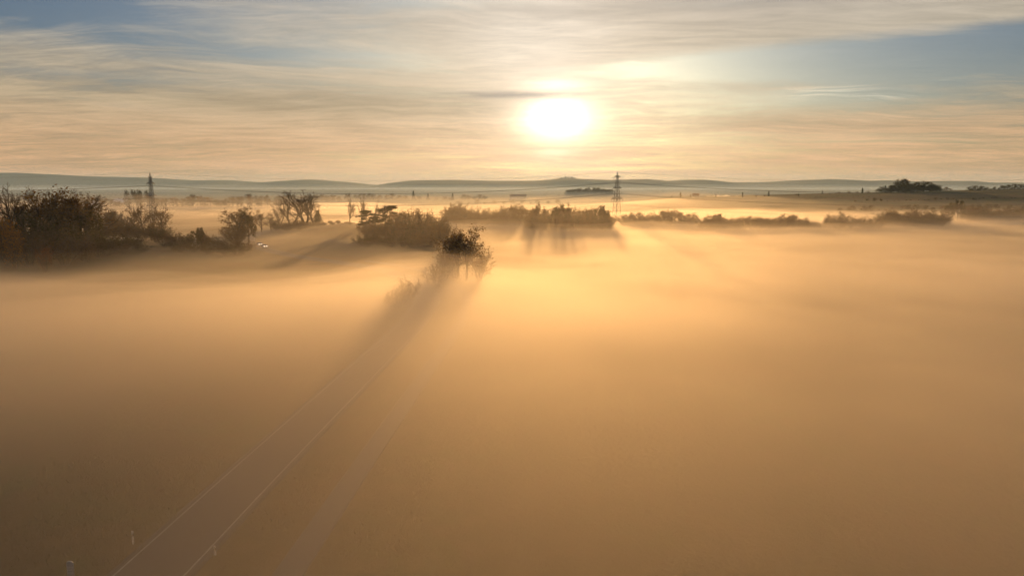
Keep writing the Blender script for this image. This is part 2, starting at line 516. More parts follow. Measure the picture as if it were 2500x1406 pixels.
# ------------------------------------------------------------------ mesh builder for the small things
class MB:
    def __init__(s):
        s.v, s.f = [], []
    def box(s, c, d, rz=0.0):
        c = Vector(c)
        o = len(s.v)
        for i in range(8):
            q = Vector(((i & 1) - 0.5, ((i >> 1) & 1) - 0.5, ((i >> 2) & 1) - 0.5))
            q = Vector((q.x * d[0], q.y * d[1], q.z * d[2]))
            if rz:
                q = Matrix.Rotation(rz, 3, 'Z') @ q
            s.v.append(tuple(c + q))
        for q in ((0, 2, 3, 1), (4, 5, 7, 6), (0, 1, 5, 4), (2, 6, 7, 3), (0, 4, 6, 2), (1, 3, 7, 5)):
            s.f.append(tuple(o + i for i in q))
        return s
    def bar(s, a, b, r, n=4, r2=None):
        a, b = Vector(a), Vector(b)
        t = (b - a).normalized()
        up = Vector((0, 0, 1)) if abs(t.z) < 0.9 else Vector((1, 0, 0))
        x = t.cross(up).normalized()
        y = t.cross(x)
        o = len(s.v)
        for p, rr in ((a, r), (b, r if r2 is None else r2)):
            for k in range(n):
                an = 2 * PI * (k + 0.5) / n
                s.v.append(tuple(p + (x * math.cos(an) + y * math.sin(an)) * rr))
        for k in range(n):
            s.f.append((o + k, o + (k + 1) % n, o + n + (k + 1) % n, o + n + k))
        s.f.append(tuple(o + k for k in range(n))[::-1])
        s.f.append(tuple(o + n + k for k in range(n)))
        return s
    def tube(s, pts, r, n=6):
        o = len(s.v)
        pts = [Vector(p) for p in pts]
        for i, p in enumerate(pts):
            t = (pts[min(i + 1, len(pts) - 1)] - pts[max(i - 1, 0)]).normalized()
            up = Vector((0, 0, 1)) if abs(t.z) < 0.95 else Vector((0, 1, 0))
            x = t.cross(up).normalized()
            y = t.cross(x)
            for k in range(n):
                an = 2 * PI * k / n
                s.v.append(tuple(p + (x * math.cos(an) + y * math.sin(an)) * r))
        for i in range(len(pts) - 1):
            for k in range(n):
                s.f.append((o + i * n + k, o + i * n + (k + 1) % n, o + (i + 1) * n + (k + 1) % n, o + (i + 1) * n + k))
        return s
    def prism(s, poly, a, b):                      # polygon in x-z, from y=a to y=b
        o, n = len(s.v), len(poly)
        s.v += [(x, a, z) for x, z in poly] + [(x, b, z) for x, z in poly]
        for k in range(n):
            s.f.append((o + k, o + (k + 1) % n, o + n + (k + 1) % n, o + n + k))
        s.f.append(tuple(o + k for k in range(n))[::-1])
        s.f.append(tuple(o + n + k for k in range(n)))
        return s
    def build(s, name, mat, parent=None, **kw):
        me = bpy.data.meshes.new(name)
        me.from_pydata(s.v, [], s.f)
        me.materials.append(mat)
        me.update()
        return link(name, me, parent, **kw)
def empty(name, loc=(0, 0, 0), rz=0.0):
    o = bpy.data.objects.new(name, None)
    col.objects.link(o)
    o.location = loc
    o.rotation_euler = (0, 0, rz)
    return o
def copy_tree(o, parent=None):
    c = o.copy()
    col.objects.link(c)
    c.parent = parent
    for ch in o.children:
        copy_tree(ch, c)
    return c

# ------------------------------------------------------------------ delineator posts and the round-topped sign
M_plastic = mat_plain('white_plastic', (0.42, 0.41, 0.38), 0.5, var=0.1)
M_black = mat_plain('black_band', (0.02, 0.02, 0.02), 0.5)
M_refl = mat_plain('reflector', (0.75, 0.66, 0.45), 0.2, var=0.05)
post = empty('delineator_post')
tri = [(-0.06, 0), (0.06, 0), (0.06, 0.62), (-0.06, 0.56)]
MB().prism(tri, -0.05, 0.05).build('post_body', M_plastic, post)
bnd = MB().prism([(-0.0615, 0.562), (0.0615, 0.622), (0.0615, 0.82), (-0.0615, 0.76)], -0.0515, 0.0515).build('black_band', M_black, post)
MB().box((0, -0.056, 0.69), (0.045, 0.008, 0.14)).build('reflector', M_refl, bnd)
MB().prism([(-0.06, 0.762), (0.06, 0.822), (0.06, 0.98), (-0.06, 1.03)], -0.05, 0.05).build('post_cap', M_plastic, post)
tag(post, 'white delineator post with dark band on the left verge of the road', 'post', 'delineator posts along the road')
post.location = (-32.0, 53.8, 0.0)
post.scale = (1.1, 1.1, 1.15)
p2 = copy_tree(post)
p2.location = (-24.3, 52.0, -0.05)
p2.scale = (1.2, 1.2, 0.85)
tag(p2, 'pale delineator post beside the right edge line of the road')

M_tubeg = mat_plain('galvanised_tube', (0.42, 0.41, 0.40), 0.35, 0.8, 0.1)
M_signback = mat_plain('sign_back', (0.30, 0.30, 0.32), 0.45, 0.3, 0.12)
Ys = 44.0
tp = at(170, 1369, Ys)
hw = 0.235
sg = empty('signpost', (tp.x, Ys, 0.0))
ht = tp.z
arc = [(-hw, 0, 0.0), (-hw, 0, ht - hw)] + [(-hw * math.cos(a), 0, ht - hw + hw * math.sin(a)) for a in np.linspace(0.15, PI - 0.15, 12)] + [(hw, 0, ht - hw), (hw, 0, 0.0)]
MB().tube(arc, 0.032, 8).build('tube_frame', M_tubeg, sg)
zt = ht - hw
for k in range(4):
    z1 = zt - 0.02 - k * 0.42
    MB().box((0, 0.0, z1 - 0.19), (hw * 2 - 0.07, 0.025, 0.37)).build('sign_panel', M_signback, sg)
    MB().box((0, -0.03, z1 - 0.19), (hw * 2 + 0.05, 0.02, 0.035)).build('clamp', M_tubeg, sg)
poly = [(hw * 0.86 * math.cos(a), ht - hw + hw * 0.86 * math.sin(a)) for a in np.linspace(0, PI, 12)]
MB().prism(poly, -0.012, 0.012).build('arched_panel', M_signback, sg)
tag(sg, 'grey signpost of bent tube with rounded top at the bottom left', 'signpost')

# ------------------------------------------------------------------ trees: skeletons grown branch by branch
def unit(v):
    return v / (np.linalg.norm(v) + 1e-9)
def grow(rng, segs, tips, p, d, L, r, lvl, C):
    n = C['nseg'][lvl]
    kids = C['kids'][lvl] if lvl < len(C['kids']) else 0
    pos, dirs = [p], [d]
    for i in range(n):
        d = unit(d + rng.normal(0, C['wob'][lvl], 3) + np.array([0, 0, C['trop'][lvl]]))
        q = p + d * L / n
        a, b = r * (1 - 0.62 * i / n), r * (1 - 0.62 * (i + 1) / n)
        segs.append((p, q, max(a, C['rmin']), max(b, C['rmin']), lvl))
        p = q
        pos.append(p)
        dirs.append(d)
    tips.append((p, d, lvl))
    if kids:
        s0 = C['start'][lvl]
        for k in range(kids):
            t = s0 + (1 - s0) * (k + rng.uniform(0.1, 0.95)) / kids
            x = t * n
            i = min(int(x), n - 1)
            q = pos[i] + (pos[i + 1] - pos[i]) * (x - i)
            dd = dirs[i + 1]
            an = R(rng.uniform(*C['ang'][lvl])) * (1.15 - 0.45 * t)
            ref = np.array([0.3, 0.2, 1.0]) if abs(dd[2]) < 0.9 else np.array([1.0, 0.1, 0.0])
            e1 = unit(np.cross(dd, ref))
            e2 = np.cross(dd, e1)
            ph = rng.uniform(0, 2 * PI) if lvl else 2.399 * k + rng.uniform(-0.5, 0.5)
            nd = dd * math.cos(an) + (e1 * math.cos(ph) + e2 * math.sin(ph)) * math.sin(an)
            LL = L * C['ratio'][lvl] * (1.12 - C.get('taper', 0.5) * t) * rng.uniform(0.75, 1.2)
            grow(rng, segs, tips, q, unit(nd), LL, max(r * (1 - 0.6 * t) * 0.62, C['rmin']), lvl + 1, C)
def tubes(segs, sides):
    if not segs:
        return np.zeros((0, 3)), np.zeros((0, 4), int)
    P0 = np.array([s[0] for s in segs])
    P1 = np.array([s[1] for s in segs])
    r0 = np.array([s[2] for s in segs])
    r1 = np.array([s[3] for s in segs])
    T = P1 - P0
    T /= np.linalg.norm(T, axis=1)[:, None] + 1e-9
    ref = np.where(np.abs(T[:, 2:3]) < 0.9, np.array([[0, 0, 1.0]]), np.array([[1.0, 0, 0]]))
    A = np.cross(T, ref)
    A /= np.linalg.norm(A, axis=1)[:, None] + 1e-9
    B = np.cross(T, A)
    vs = []
    for P_, r_ in ((P0, r0), (P1, r1)):
        for k in range(sides):
            an = 2 * PI * k / sides
            vs.append(P_ + (A * math.cos(an) + B * math.sin(an)) * r_[:, None])
    V = np.stack(vs, 1).reshape(-1, 3)
    base = np.arange(len(segs))[:, None] * (2 * sides)
    fs = []
    for k in range(sides):
        fs.append(base + np.array([k, (k + 1) % sides, sides + (k + 1) % sides, sides + k]))
    return V, np.stack(fs, 1).reshape(-1, 4)
def leaves(rng, centres, per, spread, size, flat=0.0):
    if len(centres) == 0:
        return np.zeros((0, 3)), np.zeros((0, 4), int)
    C_ = np.repeat(np.asarray(centres), per, 0)
    n = len(C_)
    C_ = C_ + rng.normal(0, spread, (n, 3)) * np.array([1, 1, 1 - flat * 0.6])
    a = rng.normal(0, 1, (n, 3))
    a[:, 2] *= (1 - flat)
    a /= np.linalg.norm(a, axis=1)[:, None]
    b = np.cross(a, rng.normal(0, 1, (n, 3)))
    b /= np.linalg.norm(b, axis=1)[:, None]
    s = size * rng.uniform(0.5, 1.4, n)[:, None]
    V = np.stack([C_ - a * s, C_ + b * s * 0.55, C_ + a * s, C_ - b * s * 0.55], 1).reshape(-1, 3)
    return V, np.arange(4 * n).reshape(-1, 4)

def mat_leaf(name, c1, c2, trans=0.35):
    m = bpy.data.materials.new(name)
    m.use_nodes = True
    N = NT(m.node_tree)
    n = N.noise(N.n('ShaderNodeNewGeometry').outputs['Position'], 0.55, 3, 0.6)
    c = N.ramp(n, [(0.32, c1), (0.68, c2)])
    d = N.n('ShaderNodeBsdfDiffuse')
    t = N.n('ShaderNodeBsdfTranslucent')
    N.put(d.inputs[0], c)
    N.put(t.inputs[0], c)
    mx = N.n('ShaderNodeMixShader')
    mx.inputs[0].default_value = trans
    N.t.links.new(d.outputs[0], mx.inputs[1])
    N.t.links.new(t.outputs[0], mx.inputs[2])
    o = N.n('ShaderNodeOutputMaterial')
    N.t.links.new(mx.outputs[0], o.inputs['Surface'])
    return m
M_bark = mat_plain('bark', (0.060, 0.048, 0.038), 0.95, var=0.4, scale=1.5)
M_twig = mat_plain('twigs', (0.11, 0.080, 0.055), 0.95, var=0.35, scale=0.6)
M_brown = mat_leaf('withered_leaves', (0.10, 0.06, 0.024), (0.19, 0.115, 0.04), 0.45)
M_olive = mat_leaf('olive_leaves', (0.050, 0.048, 0.018), (0.10, 0.08, 0.03), 0.45)
M_dark = mat_leaf('evergreen_leaves', (0.014, 0.022, 0.010), (0.030, 0.042, 0.016), 0.15)
M_orange = mat_leaf('orange_leaves', (0.26, 0.10, 0.022), (0.42, 0.20, 0.035), 0.45)
M_red = mat_leaf('russet_leaves', (0.16, 0.055, 0.022), (0.26, 0.10, 0.035), 0.4)

BASE = {
    'oak': dict(nseg=[6, 5, 4, 2, 1], wob=[.07, .17, .2, .2, .2], trop=[.02, .07, .06, .04, .02], kids=[9, 7, 6, 3], start=[.28, .22, .2, .2], ang=[(38, 72), (30, 62), (28, 60), (25, 60)], ratio=[.80, .52, .52, .6], rmin=.022, L=9.0, r=.42),
    'tall': dict(nseg=[8, 5, 3, 2, 1], wob=[.05, .12, .16, .2, .2], trop=[.03, .12, .10, .06, .02], kids=[14, 6, 5, 3], start=[.25, .2, .2, .2], ang=[(25, 50), (25, 50), (25, 55), (25, 60)], ratio=[.42, .52, .52, .6], rmin=.02, L=13.0, r=.30),
    'dead': dict(nseg=[7, 6, 4, 2], wob=[.11, .2, .24, .25], trop=[.03, .12, .07, .03], kids=[8, 7, 6], start=[.30, .25, .2], ang=[(26, 58), (30, 62), (28, 60)], ratio=[.72, .45, .5], rmin=.035, L=13.0, r=.46),
    'small': dict(nseg=[4, 3, 2], wob=[.08, .2, .2], trop=[.02, .06, .05], kids=[15, 6], start=[.10, .15], ang=[(42, 80), (30, 60)], ratio=[.52, .5], rmin=.05, L=9.0, r=.3),
}
SHRUB = dict(nseg=[5, 3, 2, 1], wob=[.10, .16, .2, .2], trop=[.05, .09, .05, .03], kids=[8, 5, 3], start=[.15, .15, .2], ang=[(22, 50), (25, 55), (25, 60)], ratio=[.46, .52, .6], rmin=.02)
SHRUB2 = dict(nseg=[5, 3, 2, 1, 1], wob=[.10, .16, .2, .2, .2], trop=[.05, .09, .05, .03, .02], kids=[8, 5, 3, 3], start=[.15, .15, .2, .2], ang=[(22, 50), (25, 55), (25, 60), (25, 60)], ratio=[.46, .52, .6, .65], rmin=.011)
def make_proto(kind, seed, leafm=None, dens=1.0):
    rng = np.random.default_rng(seed)
    segs, tips = [], []
    lv, lf = np.zeros((0, 3)), np.zeros((0, 4), int)
    Z = np.array([0, 0, 1.0])
    if kind in BASE:
        C = BASE[kind]
        grow(rng, segs, tips, np.zeros(3), Z, C['L'], C['r'], 0, C)
        if kind == 'dead':                              # a second stem forking low
            grow(rng, segs, tips, np.array([0, 0, 0.8]), unit(np.array([0.45, 0.1, 1.0])), C['L'] * 0.85, C['r'] * 0.8, 0, C)
        if leafm is not None:
            cs = [t[0] for t in tips if t[2] >= 2]
            lv, lf = leaves(rng, cs, max(1, int(dens)), 0.42 if kind != 'small' else 0.6, 0.26 if kind != 'small' else 0.5)
            if dens < 1:
                k = rng.random(len(lf)) < dens
                idx = np.repeat(k, 4)
                lv = lv[idx]
                lf = np.arange(len(lv)).reshape(-1, 4)
    elif kind in ('shrub', 'thicket', 'twiggy'):
        for k in range({'shrub': 11, 'thicket': 20, 'twiggy': 14}[kind]):
            a = 2.4 * k
            t = rng.uniform(0.05, 0.75)
            b = np.array([math.cos(a), math.sin(a), 0]) * rng.uniform(0, 1.1)
            grow(rng, segs, tips, b, unit(np.array([math.cos(a) * t, math.sin(a) * t, 1.0])), rng.uniform(5.0, 8.0), rng.uniform(.06, .12), 0, SHRUB2 if kind == 'twiggy' else SHRUB)
        if leafm is not None:
            cs = [t[0] for t in tips if t[2] >= 2]
            k = rng.random(len(cs)) < min(1, dens)
            lv, lf = leaves(rng, [c for c, q in zip(cs, k) if q], max(1, int(dens)), 0.35, 0.2)
    elif kind == 'pine':
        p, d = np.zeros(3), Z
        stem = []
        for i in range(9):
            d = unit(d + rng.normal(0, .06, 3))
            q = p + d * 1.45
            segs.append((p, q, .26 * (1 - i / 11), .26 * (1 - (i + 1) / 11), 0))
            stem.append(q)
            p = q
        cs = []
        for k in range(30):
            t = rng.uniform(0.25 if seed % 2 else 0.5, 1.0)
            q = stem[min(8, int(t * 9))]
            a = rng.uniform(0, 2 * PI)
            L = rng.uniform(1.2, 3.9) * (1.25 - 0.75 * abs(t - 0.62))
            e = q + np.array([math.cos(a) * L, math.sin(a) * L, rng.uniform(0.2, 1.2)])
            segs.append((q, e, .08, .03, 1))
            cs.append(e)
            cs.append(q + (e - q) * 0.65 + np.array([0, 0, 0.35]))
        cs += [stem[-1], stem[-2], stem[-1] + np.array([.5, .2, .5])]
        lv, lf = leaves(rng, cs, 75, 0.52, 0.26, 0.35)
    elif kind == 'spruce':
        segs.append((np.zeros(3), Z * 13.6, .24, .02, 0))
        cs = []
        for h in np.arange(1.2, 13.6, 0.55):
            Lb = 3.3 * (1 - h / 14.0) + 0.12
            for k in range(7):
                a = 2 * PI * k / 7 + h * 3.1
                e = np.array([math.cos(a) * Lb, math.sin(a) * Lb, h - Lb * 0.28])
                L_ = rng.uniform(0.8, 1.1)
                segs.append((Z * h, Z * h + (e - Z * h) * L_, .035, .012, 1))
                for f in (0.35, 0.65, 0.95):
                    cs.append(Z * h + (e - Z * h) * f * L_)
        lv, lf = leaves(rng, cs, 7, 0.20, 0.26, 0.3)
    elif kind == 'column':
        segs.append((np.zeros(3), Z * 13.5, .22, .03, 0))
        cs = []
        for k in range(150):
            h = rng.uniform(1.0, 14.0)
            rr = 1.35 * math.sin(PI * min(1, (h / 14.4) ** 0.7)) ** 0.6 * math.sqrt(rng.random())
            a = rng.uniform(0, 2 * PI)
            c = np.array([math.cos(a) * rr, math.sin(a) * rr, h])
            cs.append(c)
            segs.append((Z * max(0.5, h - rr * 2), c, .03, .012, 1))
        lv, lf = leaves(rng, cs, 9, 0.26, 0.26)
    trunk = [s for s in segs if s[4] <= 1]
    twigs = [s for s in segs if s[4] > 1]
    if kind in ('pine', 'spruce', 'column'):
        trunk, twigs = [s for s in segs if s[4] == 0], [s for s in segs if s[4] > 0]
    if kind in ('shrub', 'thicket', 'twiggy'):
        trunk, twigs = [s for s in segs if s[4] == 0], [s for s in segs if s[4] > 0]
    v1, f1 = tubes(trunk, 4 if kind in ('shrub', 'thicket', 'twiggy') else 5)
    v2, f2 = tubes(twigs, 3)
    me1 = mesh_from('trunk', v1, f1, M_bark, True)
    V = np.vstack([v2, lv])
    F = np.vstack([f2, lf + len(v2)])
    me2 = mesh_from('crown', V, F, M_twig)
    if len(lf):
        me2.materials.append(leafm or M_dark)
        mi = np.zeros(len(F), np.int32)
        mi[len(f2):] = 1
        me2.polygons.foreach_set('material_index', mi)
    allv = np.vstack([v1, V])
    h = float(np.percentile(allv[:, 2], 99.7))
    w = float(np.percentile(np.hypot(allv[:, 0], allv[:, 1]), 96)) * 2
    return me1, me2, h, w
PROTO = {}
def protos(key, kind, seeds, leafm=None, dens=1.0):
    PROTO[key] = [make_proto(kind, s, leafm, dens) for s in seeds]
protos('bare', 'oak', (1, 2, 3))
protos('fuzzy', 'oak', (4, 5, 6), M_brown, 0.6)              # bare with the last withered leaves
protos('leafy', 'oak', (7, 8, 9), M_olive, 3)
protos('tall', 'tall', (10, 11, 12, 13), M_brown, 0.25)
protos('dead', 'dead', (14, 15, 16))
protos('shrub', 'shrub', (17, 18, 19, 20), M_brown, 0.35)
protos('thicket', 'thicket', (41, 42, 43), M_brown, 0.8)
protos('leafshrub', 'shrub', (21, 22), M_olive, 1.0)
protos('orange', 'shrub', (23,), M_orange, 1.0)
protos('russet', 'shrub', (24,), M_red, 1.0)
protos('pine', 'pine', (25, 26), M_dark)
protos('spruce', 'spruce', (27, 28), M_dark)
protos('column', 'column', (29, 30, 31), M_dark)
protos('far', 'small', (32, 33, 34), M_olive, 6)
protos('farbare', 'small', (35, 36), M_brown, 3)

NAMES = dict(bare='bare_tree', fuzzy='autumn_tree', leafy='broadleaf_tree', tall='bare_tree', dead='dead_tree', shrub='bare_shrub', thicket='bare_shrub', twiggy='bare_shrub', leafshrub='leafy_shrub', orange='autumn_shrub', russet='autumn_shrub', pine='pine_tree', spruce='spruce_tree', column='cypress_tree', far='broadleaf_tree', farbare='autumn_tree')
CATS = dict(thicket='shrub', twiggy='shrub', shrub='shrub', leafshrub='shrub', orange='shrub', russet='shrub')
trng = random.Random(77)
def tree(kind, u, vtop, Yd, wpx, label, group=None, sink=0.0, lean=0.0):
    me1, me2, h, w = trng.choice(PROTO[kind])
    top = at(u, vtop, Yd)
    z0 = gz(top.x, Yd) - 0.15 - sink
    sz = max(0.12, (top.z - z0) / h)
    sx = wpx / FPX * Yd / w
    sx = min(max(sx, sz * 0.6), sz * 1.9)
    e = empty(NAMES[kind], (top.x, Yd, z0), trng.uniform(0, 2 * PI))
    e.scale = (sx, sx, sz)
    if lean:
        e.rotation_euler = (0, lean, 0)
    link('trunk', me1, e)
    link('crown', me2, e)
    tag(e, label, CATS.get(kind, 'tree'), group)
    return e
ONES = ['', 'first', 'second', 'third', 'fourth', 'fifth', 'sixth', 'seventh', 'eighth', 'ninth', 'tenth', 'eleventh', 'twelfth', 'thirteenth', 'fourteenth', 'fifteenth', 'sixteenth', 'seventeenth', 'eighteenth', 'nineteenth']
def nth(k, n):                                       # place in a row, counted from the left
    if k == 1:
        return 'leftmost'
    if k == n:
        return 'rightmost'
    if k < 20:
        return ONES[k] + ' from left'
    t = ['', '', 'twent', 'thirt', 'fort', 'fift'][k // 10]
    return (t + 'ieth' if k % 10 == 0 else t + 'y-' + ONES[k % 10]) + ' from left'
def series(items, plural, group):                    # items: (kind, u, v, Y, width)
    items = sorted(items, key=lambda t: t[1])
    for i, (k, u, v, y, w) in enumerate(items):
        tree(k, u, v, y, w, '%s of the %s' % (nth(i + 1, len(items)), plural), group)
def row(kinds, us, vf, yf, wpx, plural, group, jit=4, vj=(-5, 7)):
    it = []
    for u in us:
        uu = u + trng.uniform(-jit, jit)
        it.append((trng.choice(kinds), uu, vf(uu) + trng.uniform(*vj) * min(1.0, wpx / 30), yf(uu) + trng.uniform(-6, 6), wpx * trng.uniform(0.8, 1.25)))
    series(it, plural, group)

# --- the wood at the left edge
tree('bare', 22, 446, 262, 78, 'tall bare tree standing at the left edge of the picture')
g = 'dark trees of the left wood'
for (k, u, v, y, w, lab) in (('fuzzy', 48, 482, 272, 110, 'low dark tree touching the leftmost bare tree'), ('fuzzy', 72, 470, 268, 130, 'dark round tree right of the leftmost bare tree'), ('fuzzy', 108, 460, 260, 140, 'highest dark rounded tree of the wood at left'),
                             ('bare', 96, 458, 282, 110, 'bare twigs showing behind the highest dark tree of the left wood'), ('fuzzy', 142, 464, 268, 140, 'dark tree with open crown in the middle of the left wood'), ('fuzzy', 165, 484, 262, 130, 'dark round tree under the open crown in the left wood'),
                             ('bare', 182, 463, 284, 130, 'broad bare tree showing above the right part of the left wood'), ('fuzzy', 206, 474, 280, 130, 'half-bare tree at the right end of the left wood'), ('bare', 230, 492, 290, 100, 'small bare tree on the right flank of the left wood'), ('leafy', 205, 508, 270, 110, 'low dark tree on the right flank of the left wood')):
    tree(k, u, v, y, w, lab, g)
g = 'undergrowth of the left wood'
series((('leafshrub', 40, 520, 250, 80), ('leafshrub', 88, 520, 252, 90), ('leafshrub', 135, 525, 255, 90), ('leafshrub', 180, 530, 262, 80), ('leafshrub', 222, 545, 268, 70),
                        ('shrub', 60, 560, 236, 80), ('shrub', 150, 565, 240, 90), ('shrub', 200, 570, 248, 80), ('leafshrub', 255, 575, 262, 70), ('leafshrub', -20, 540, 240, 90), ('shrub', 300, 590, 268, 60), ('leafshrub', 345, 592, 274, 60), ('leafshrub', 20, 575, 240, 90), ('leafshrub', 100, 545, 248, 90), ('leafshrub', 170, 550, 252, 90), ('leafshrub', 232, 560, 258, 80), ('leafshrub', 275, 572, 270, 80), ('leafshrub', 320, 575, 280, 80)), 'dark bushes in the undergrowth below the left wood', g)
tree('orange', 8, 532, 236, 50, 'orange-leaved bush at the left edge under the bare tree')
tree('orange', 30, 558, 232, 36, 'smaller orange-leaved bush low at the left edge')
tree('russet', 105, 600, 226, 44, 'reddish bush at the foot of the dark left wood')
# --- hazy trees in front of the left pylon
g = 'hazy trees around the left pylon'
row(['fuzzy', 'bare', 'tall'], (255, 272, 305, 322, 345, 372, 392), lambda u: 502 + abs(u - 330) * 0.10, lambda u: 345, 62, 'hazy half-bare trees at the foot of the left pylon', g)
row(['shrub', 'thicket', 'fuzzy'], (262, 276, 290, 304, 318, 334, 350, 364, 378), lambda u: 543, lambda u: 318, 56, 'hazy bushes in front of the trees at the left pylon', g)
# --- low hedge between the left wood and the road
g = 'low hedge left of the road'
row(['thicket', 'leafshrub', 'shrub'], (395, 414, 436, 458, 498, 520, 540, 562, 584), lambda u: 558 + (u - 395) * 0.12, lambda u: 298, 50, 'brown bushes in the low hedge left of the cars', g)
row(['leafshrub'], (405, 440, 475, 510, 545, 575), lambda u: 585 + (u - 395) * 0.05, lambda u: 284, 56, 'dark bushes fronting the hedge left of the cars', g)
tree('leafy', 479, 556, 300, 44, 'small dark leafy tree rising from the low hedge left of the road')
tree('shrub', 607, 588, 306, 34, 'last thin bush of the hedge, next to the car')
tree('thicket', 575, 548, 342, 70, 'twiggy bush at the foot of the rounded brown-leaved tree')
tree('fuzzy', 570, 505, 345, 110, 'rounded brown-leaved tree standing alone left of the dead trees')
tree('leafy', 604, 516, 352, 56, 'smaller leafy tree touching the rounded tree on its right')
tree('fuzzy', 636, 512, 430, 58, 'hazy half-bare tree between the rounded tree and the dead trees')
tree('bare', 660, 522, 440, 46, 'small hazy bare tree just left of the dead trees')
# --- dead trees on the bank
tree('dead', 738, 466, 470, 140, 'widest of the bare dead trees on the bank left of centre')
tree('dead', 762, 462, 466, 90, 'tallest bare dead tree on the bank, right of the widest one')
tree('dead', 708, 476, 474, 110, 'bare dead tree on the bank, left of the widest one')
tree('dead', 682, 497, 472, 60, 'low dead tree leaning left at the left end of the bank', lean=-0.35)
tree('spruce', 775, 514, 462, 38, 'small dark spruce at the foot of the dead trees')
tree('dead', 852, 486, 452, 36, 'slim dead tree with ragged crown, left of the two dark pines')
tree('dead', 882, 481, 455, 32, 'bare dead tree directly above the left dark pine')
tree('dead', 905, 487, 450, 30, 'crooked dead tree leaning right above the dark pines', lean=0.3)
tree('pine', 892, 514, 420, 46, 'left one of the two dark pines, the bushier')
tree('pine', 941, 502, 415, 52, 'right one of the two dark pines, with flat rounded top')
tree('pine', 915, 528, 418, 36, 'low dark pine squeezed between the two larger pines')
g = 'bushes on the bank under the dead trees'
row(['leafshrub', 'thicket', 'leafshrub'], range(668, 884, 9), lambda u: 541, lambda u: 452, 40, 'dark bushes on the bank under the dead trees', g)
# --- bush mass between pines and centre
g = 'thicket left of centre'
row(['shrub', 'tall', 'fuzzy', 'shrub'], (966, 984, 1004, 1022, 1042, 1060, 1078), lambda u: 511 + max(0, u - 1030) * 0.22, lambda u: 402, 66, 'twiggy trees in the thicket right of the dark pines', g)
row(['thicket', 'leafshrub'], (905, 925, 940, 955, 970, 985, 1000, 1015, 1030, 1045, 1060, 1075), lambda u: 540, lambda u: 372, 62, 'bushes in front of the thicket right of the dark pines', g)
row(['thicket', 'leafshrub'], (880, 900, 920, 940, 960, 980, 1000, 1020, 1040, 1060), lambda u: 572, lambda u: 335, 60, 'low bushes in shadow below the thicket', g)
# --- near bushes rising from the fog by the road
tree('fuzzy', 1138, 555, 213, 128, 'large round bushy tree rising from the fog left of the picture centre')
tree('shrub', 1108, 572, 220, 110, 'twiggy bush leaning on the left side of the large round bush')
tree('shrub', 1170, 592, 208, 90, 'twiggy bush on the right side of the large round bush')
tree('fuzzy', 1118, 566, 218, 110, 'second bushy crown grown into the left of the large round bush')
tree('shrub', 1085, 612, 212, 80, 'lower bush at the left foot of the large round bush')
tree('shrub', 1062, 640, 200, 70, 'lowest thin bush on the left of the large round bush')
row(['thicket', 'shrub', 'fuzzy'], (1058, 1070, 1082, 1094, 1106), lambda u: 548, lambda u: 300 + (1106 - u), 46, 'twiggy bushes joining the thicket to the large round bush', 'bushes behind the large round bush')
tree('shrub', 998, 674, 174, 64, 'small pale bush half sunk in the fog, right one of three')
tree('shrub', 972, 690, 167, 64, 'small pale bush half sunk in the fog, middle one of three')
tree('shrub', 950, 712, 160, 56, 'small pale bush nearly lost in the fog, left one of three')
# --- hedgerow trees across the middle
g = 'bare trees in the middle treeline'
row(['tall', 'tall', 'shrub', 'fuzzy'], np.arange(1086, 1304, 9), lambda u: 502 + 5 * math.sin(u * 0.06), lambda u: 520, 40, 'bare trees in the treeline between thicket and dark copse', g, vj=(-7, 12))
row(['thicket', 'leafshrub'], np.arange(1090, 1300, 12), lambda u: 524, lambda u: 508, 40, 'low bushes under the treeline left of the dark copse', g)
g = 'trees of the dark copse left of the right pylon'
row(['leafy', 'fuzzy', 'tall', 'fuzzy'], np.arange(1304, 1482, 8), lambda u: 504 + 6 * math.sin(u * 0.09) + max(0, u - 1450) * 0.35, lambda u: 462, 38, 'trees in the dark copse left of the right pylon', g, vj=(-6, 14))
row(['leafshrub', 'thicket'], np.arange(1302, 1490, 9), lambda u: 524 + max(0, u - 1440) * 0.15, lambda u: 448, 40, 'dark bushes fronting the copse left of the right pylon', g)
tree('fuzzy', 1492, 524, 446, 32, 'small round brown tree at the right end of the dark copse')
g = 'trees right of the right pylon'
row(['fuzzy', 'tall', 'shrub'], np.arange(1522, 1704, 8), lambda u: 524 - 14 * math.exp(-((u - 1632) / 38) ** 2) - 6 * math.exp(-((u - 1565) / 25) ** 2), lambda u: 515, 38, 'trees in the loose row right of the right pylon', g, vj=(-5, 12))
row(['thicket', 'leafshrub'], np.arange(1520, 1720, 10), lambda u: 535, lambda u: 505, 40, 'bushes under the loose row right of the right pylon', g)
tree('leafy', 1750, 522, 500, 28, 'small pointed tree standing above the fog right of the loose row')
g = 'pale trees fading into the fog at right'
row(['shrub', 'thicket', 'tall', 'shrub'], np.arange(1715, 2150, 12), lambda u: 533 + 6 * math.sin(u * 0.045), lambda u: 452 + (u - 1715) * 0.04, 46, 'pale trees fading into the fog on the right', g, vj=(-12, 9))
tree('fuzzy', 1925, 527, 470, 54, 'broadest pale tree in the fog right of the pylon')
g = 'hazy trees at the foot of the right hill'
row(['leafshrub', 'thicket', 'shrub'], np.arange(2150, 2310, 10), lambda u: 520, lambda u: 492, 50, 'hazy trees at the foot of the right hill', g, vj=(-11, 12))
row(['far', 'farbare'], range(2090, 2560, 15), lambda u: 488 - (u - 2090) * 0.012, lambda u: 800, 26, 'small trees in the upper hedge across the right hillside', 'upper hedge on the right hillside', vj=(-4, 7))
row(['far', 'farbare', 'far'], range(2050, 2560, 19), lambda u: 503, lambda u: 690, 32, 'small trees in the lower hedge across the right hillside', 'lower hedge on the right hillside', vj=(-6, 8))
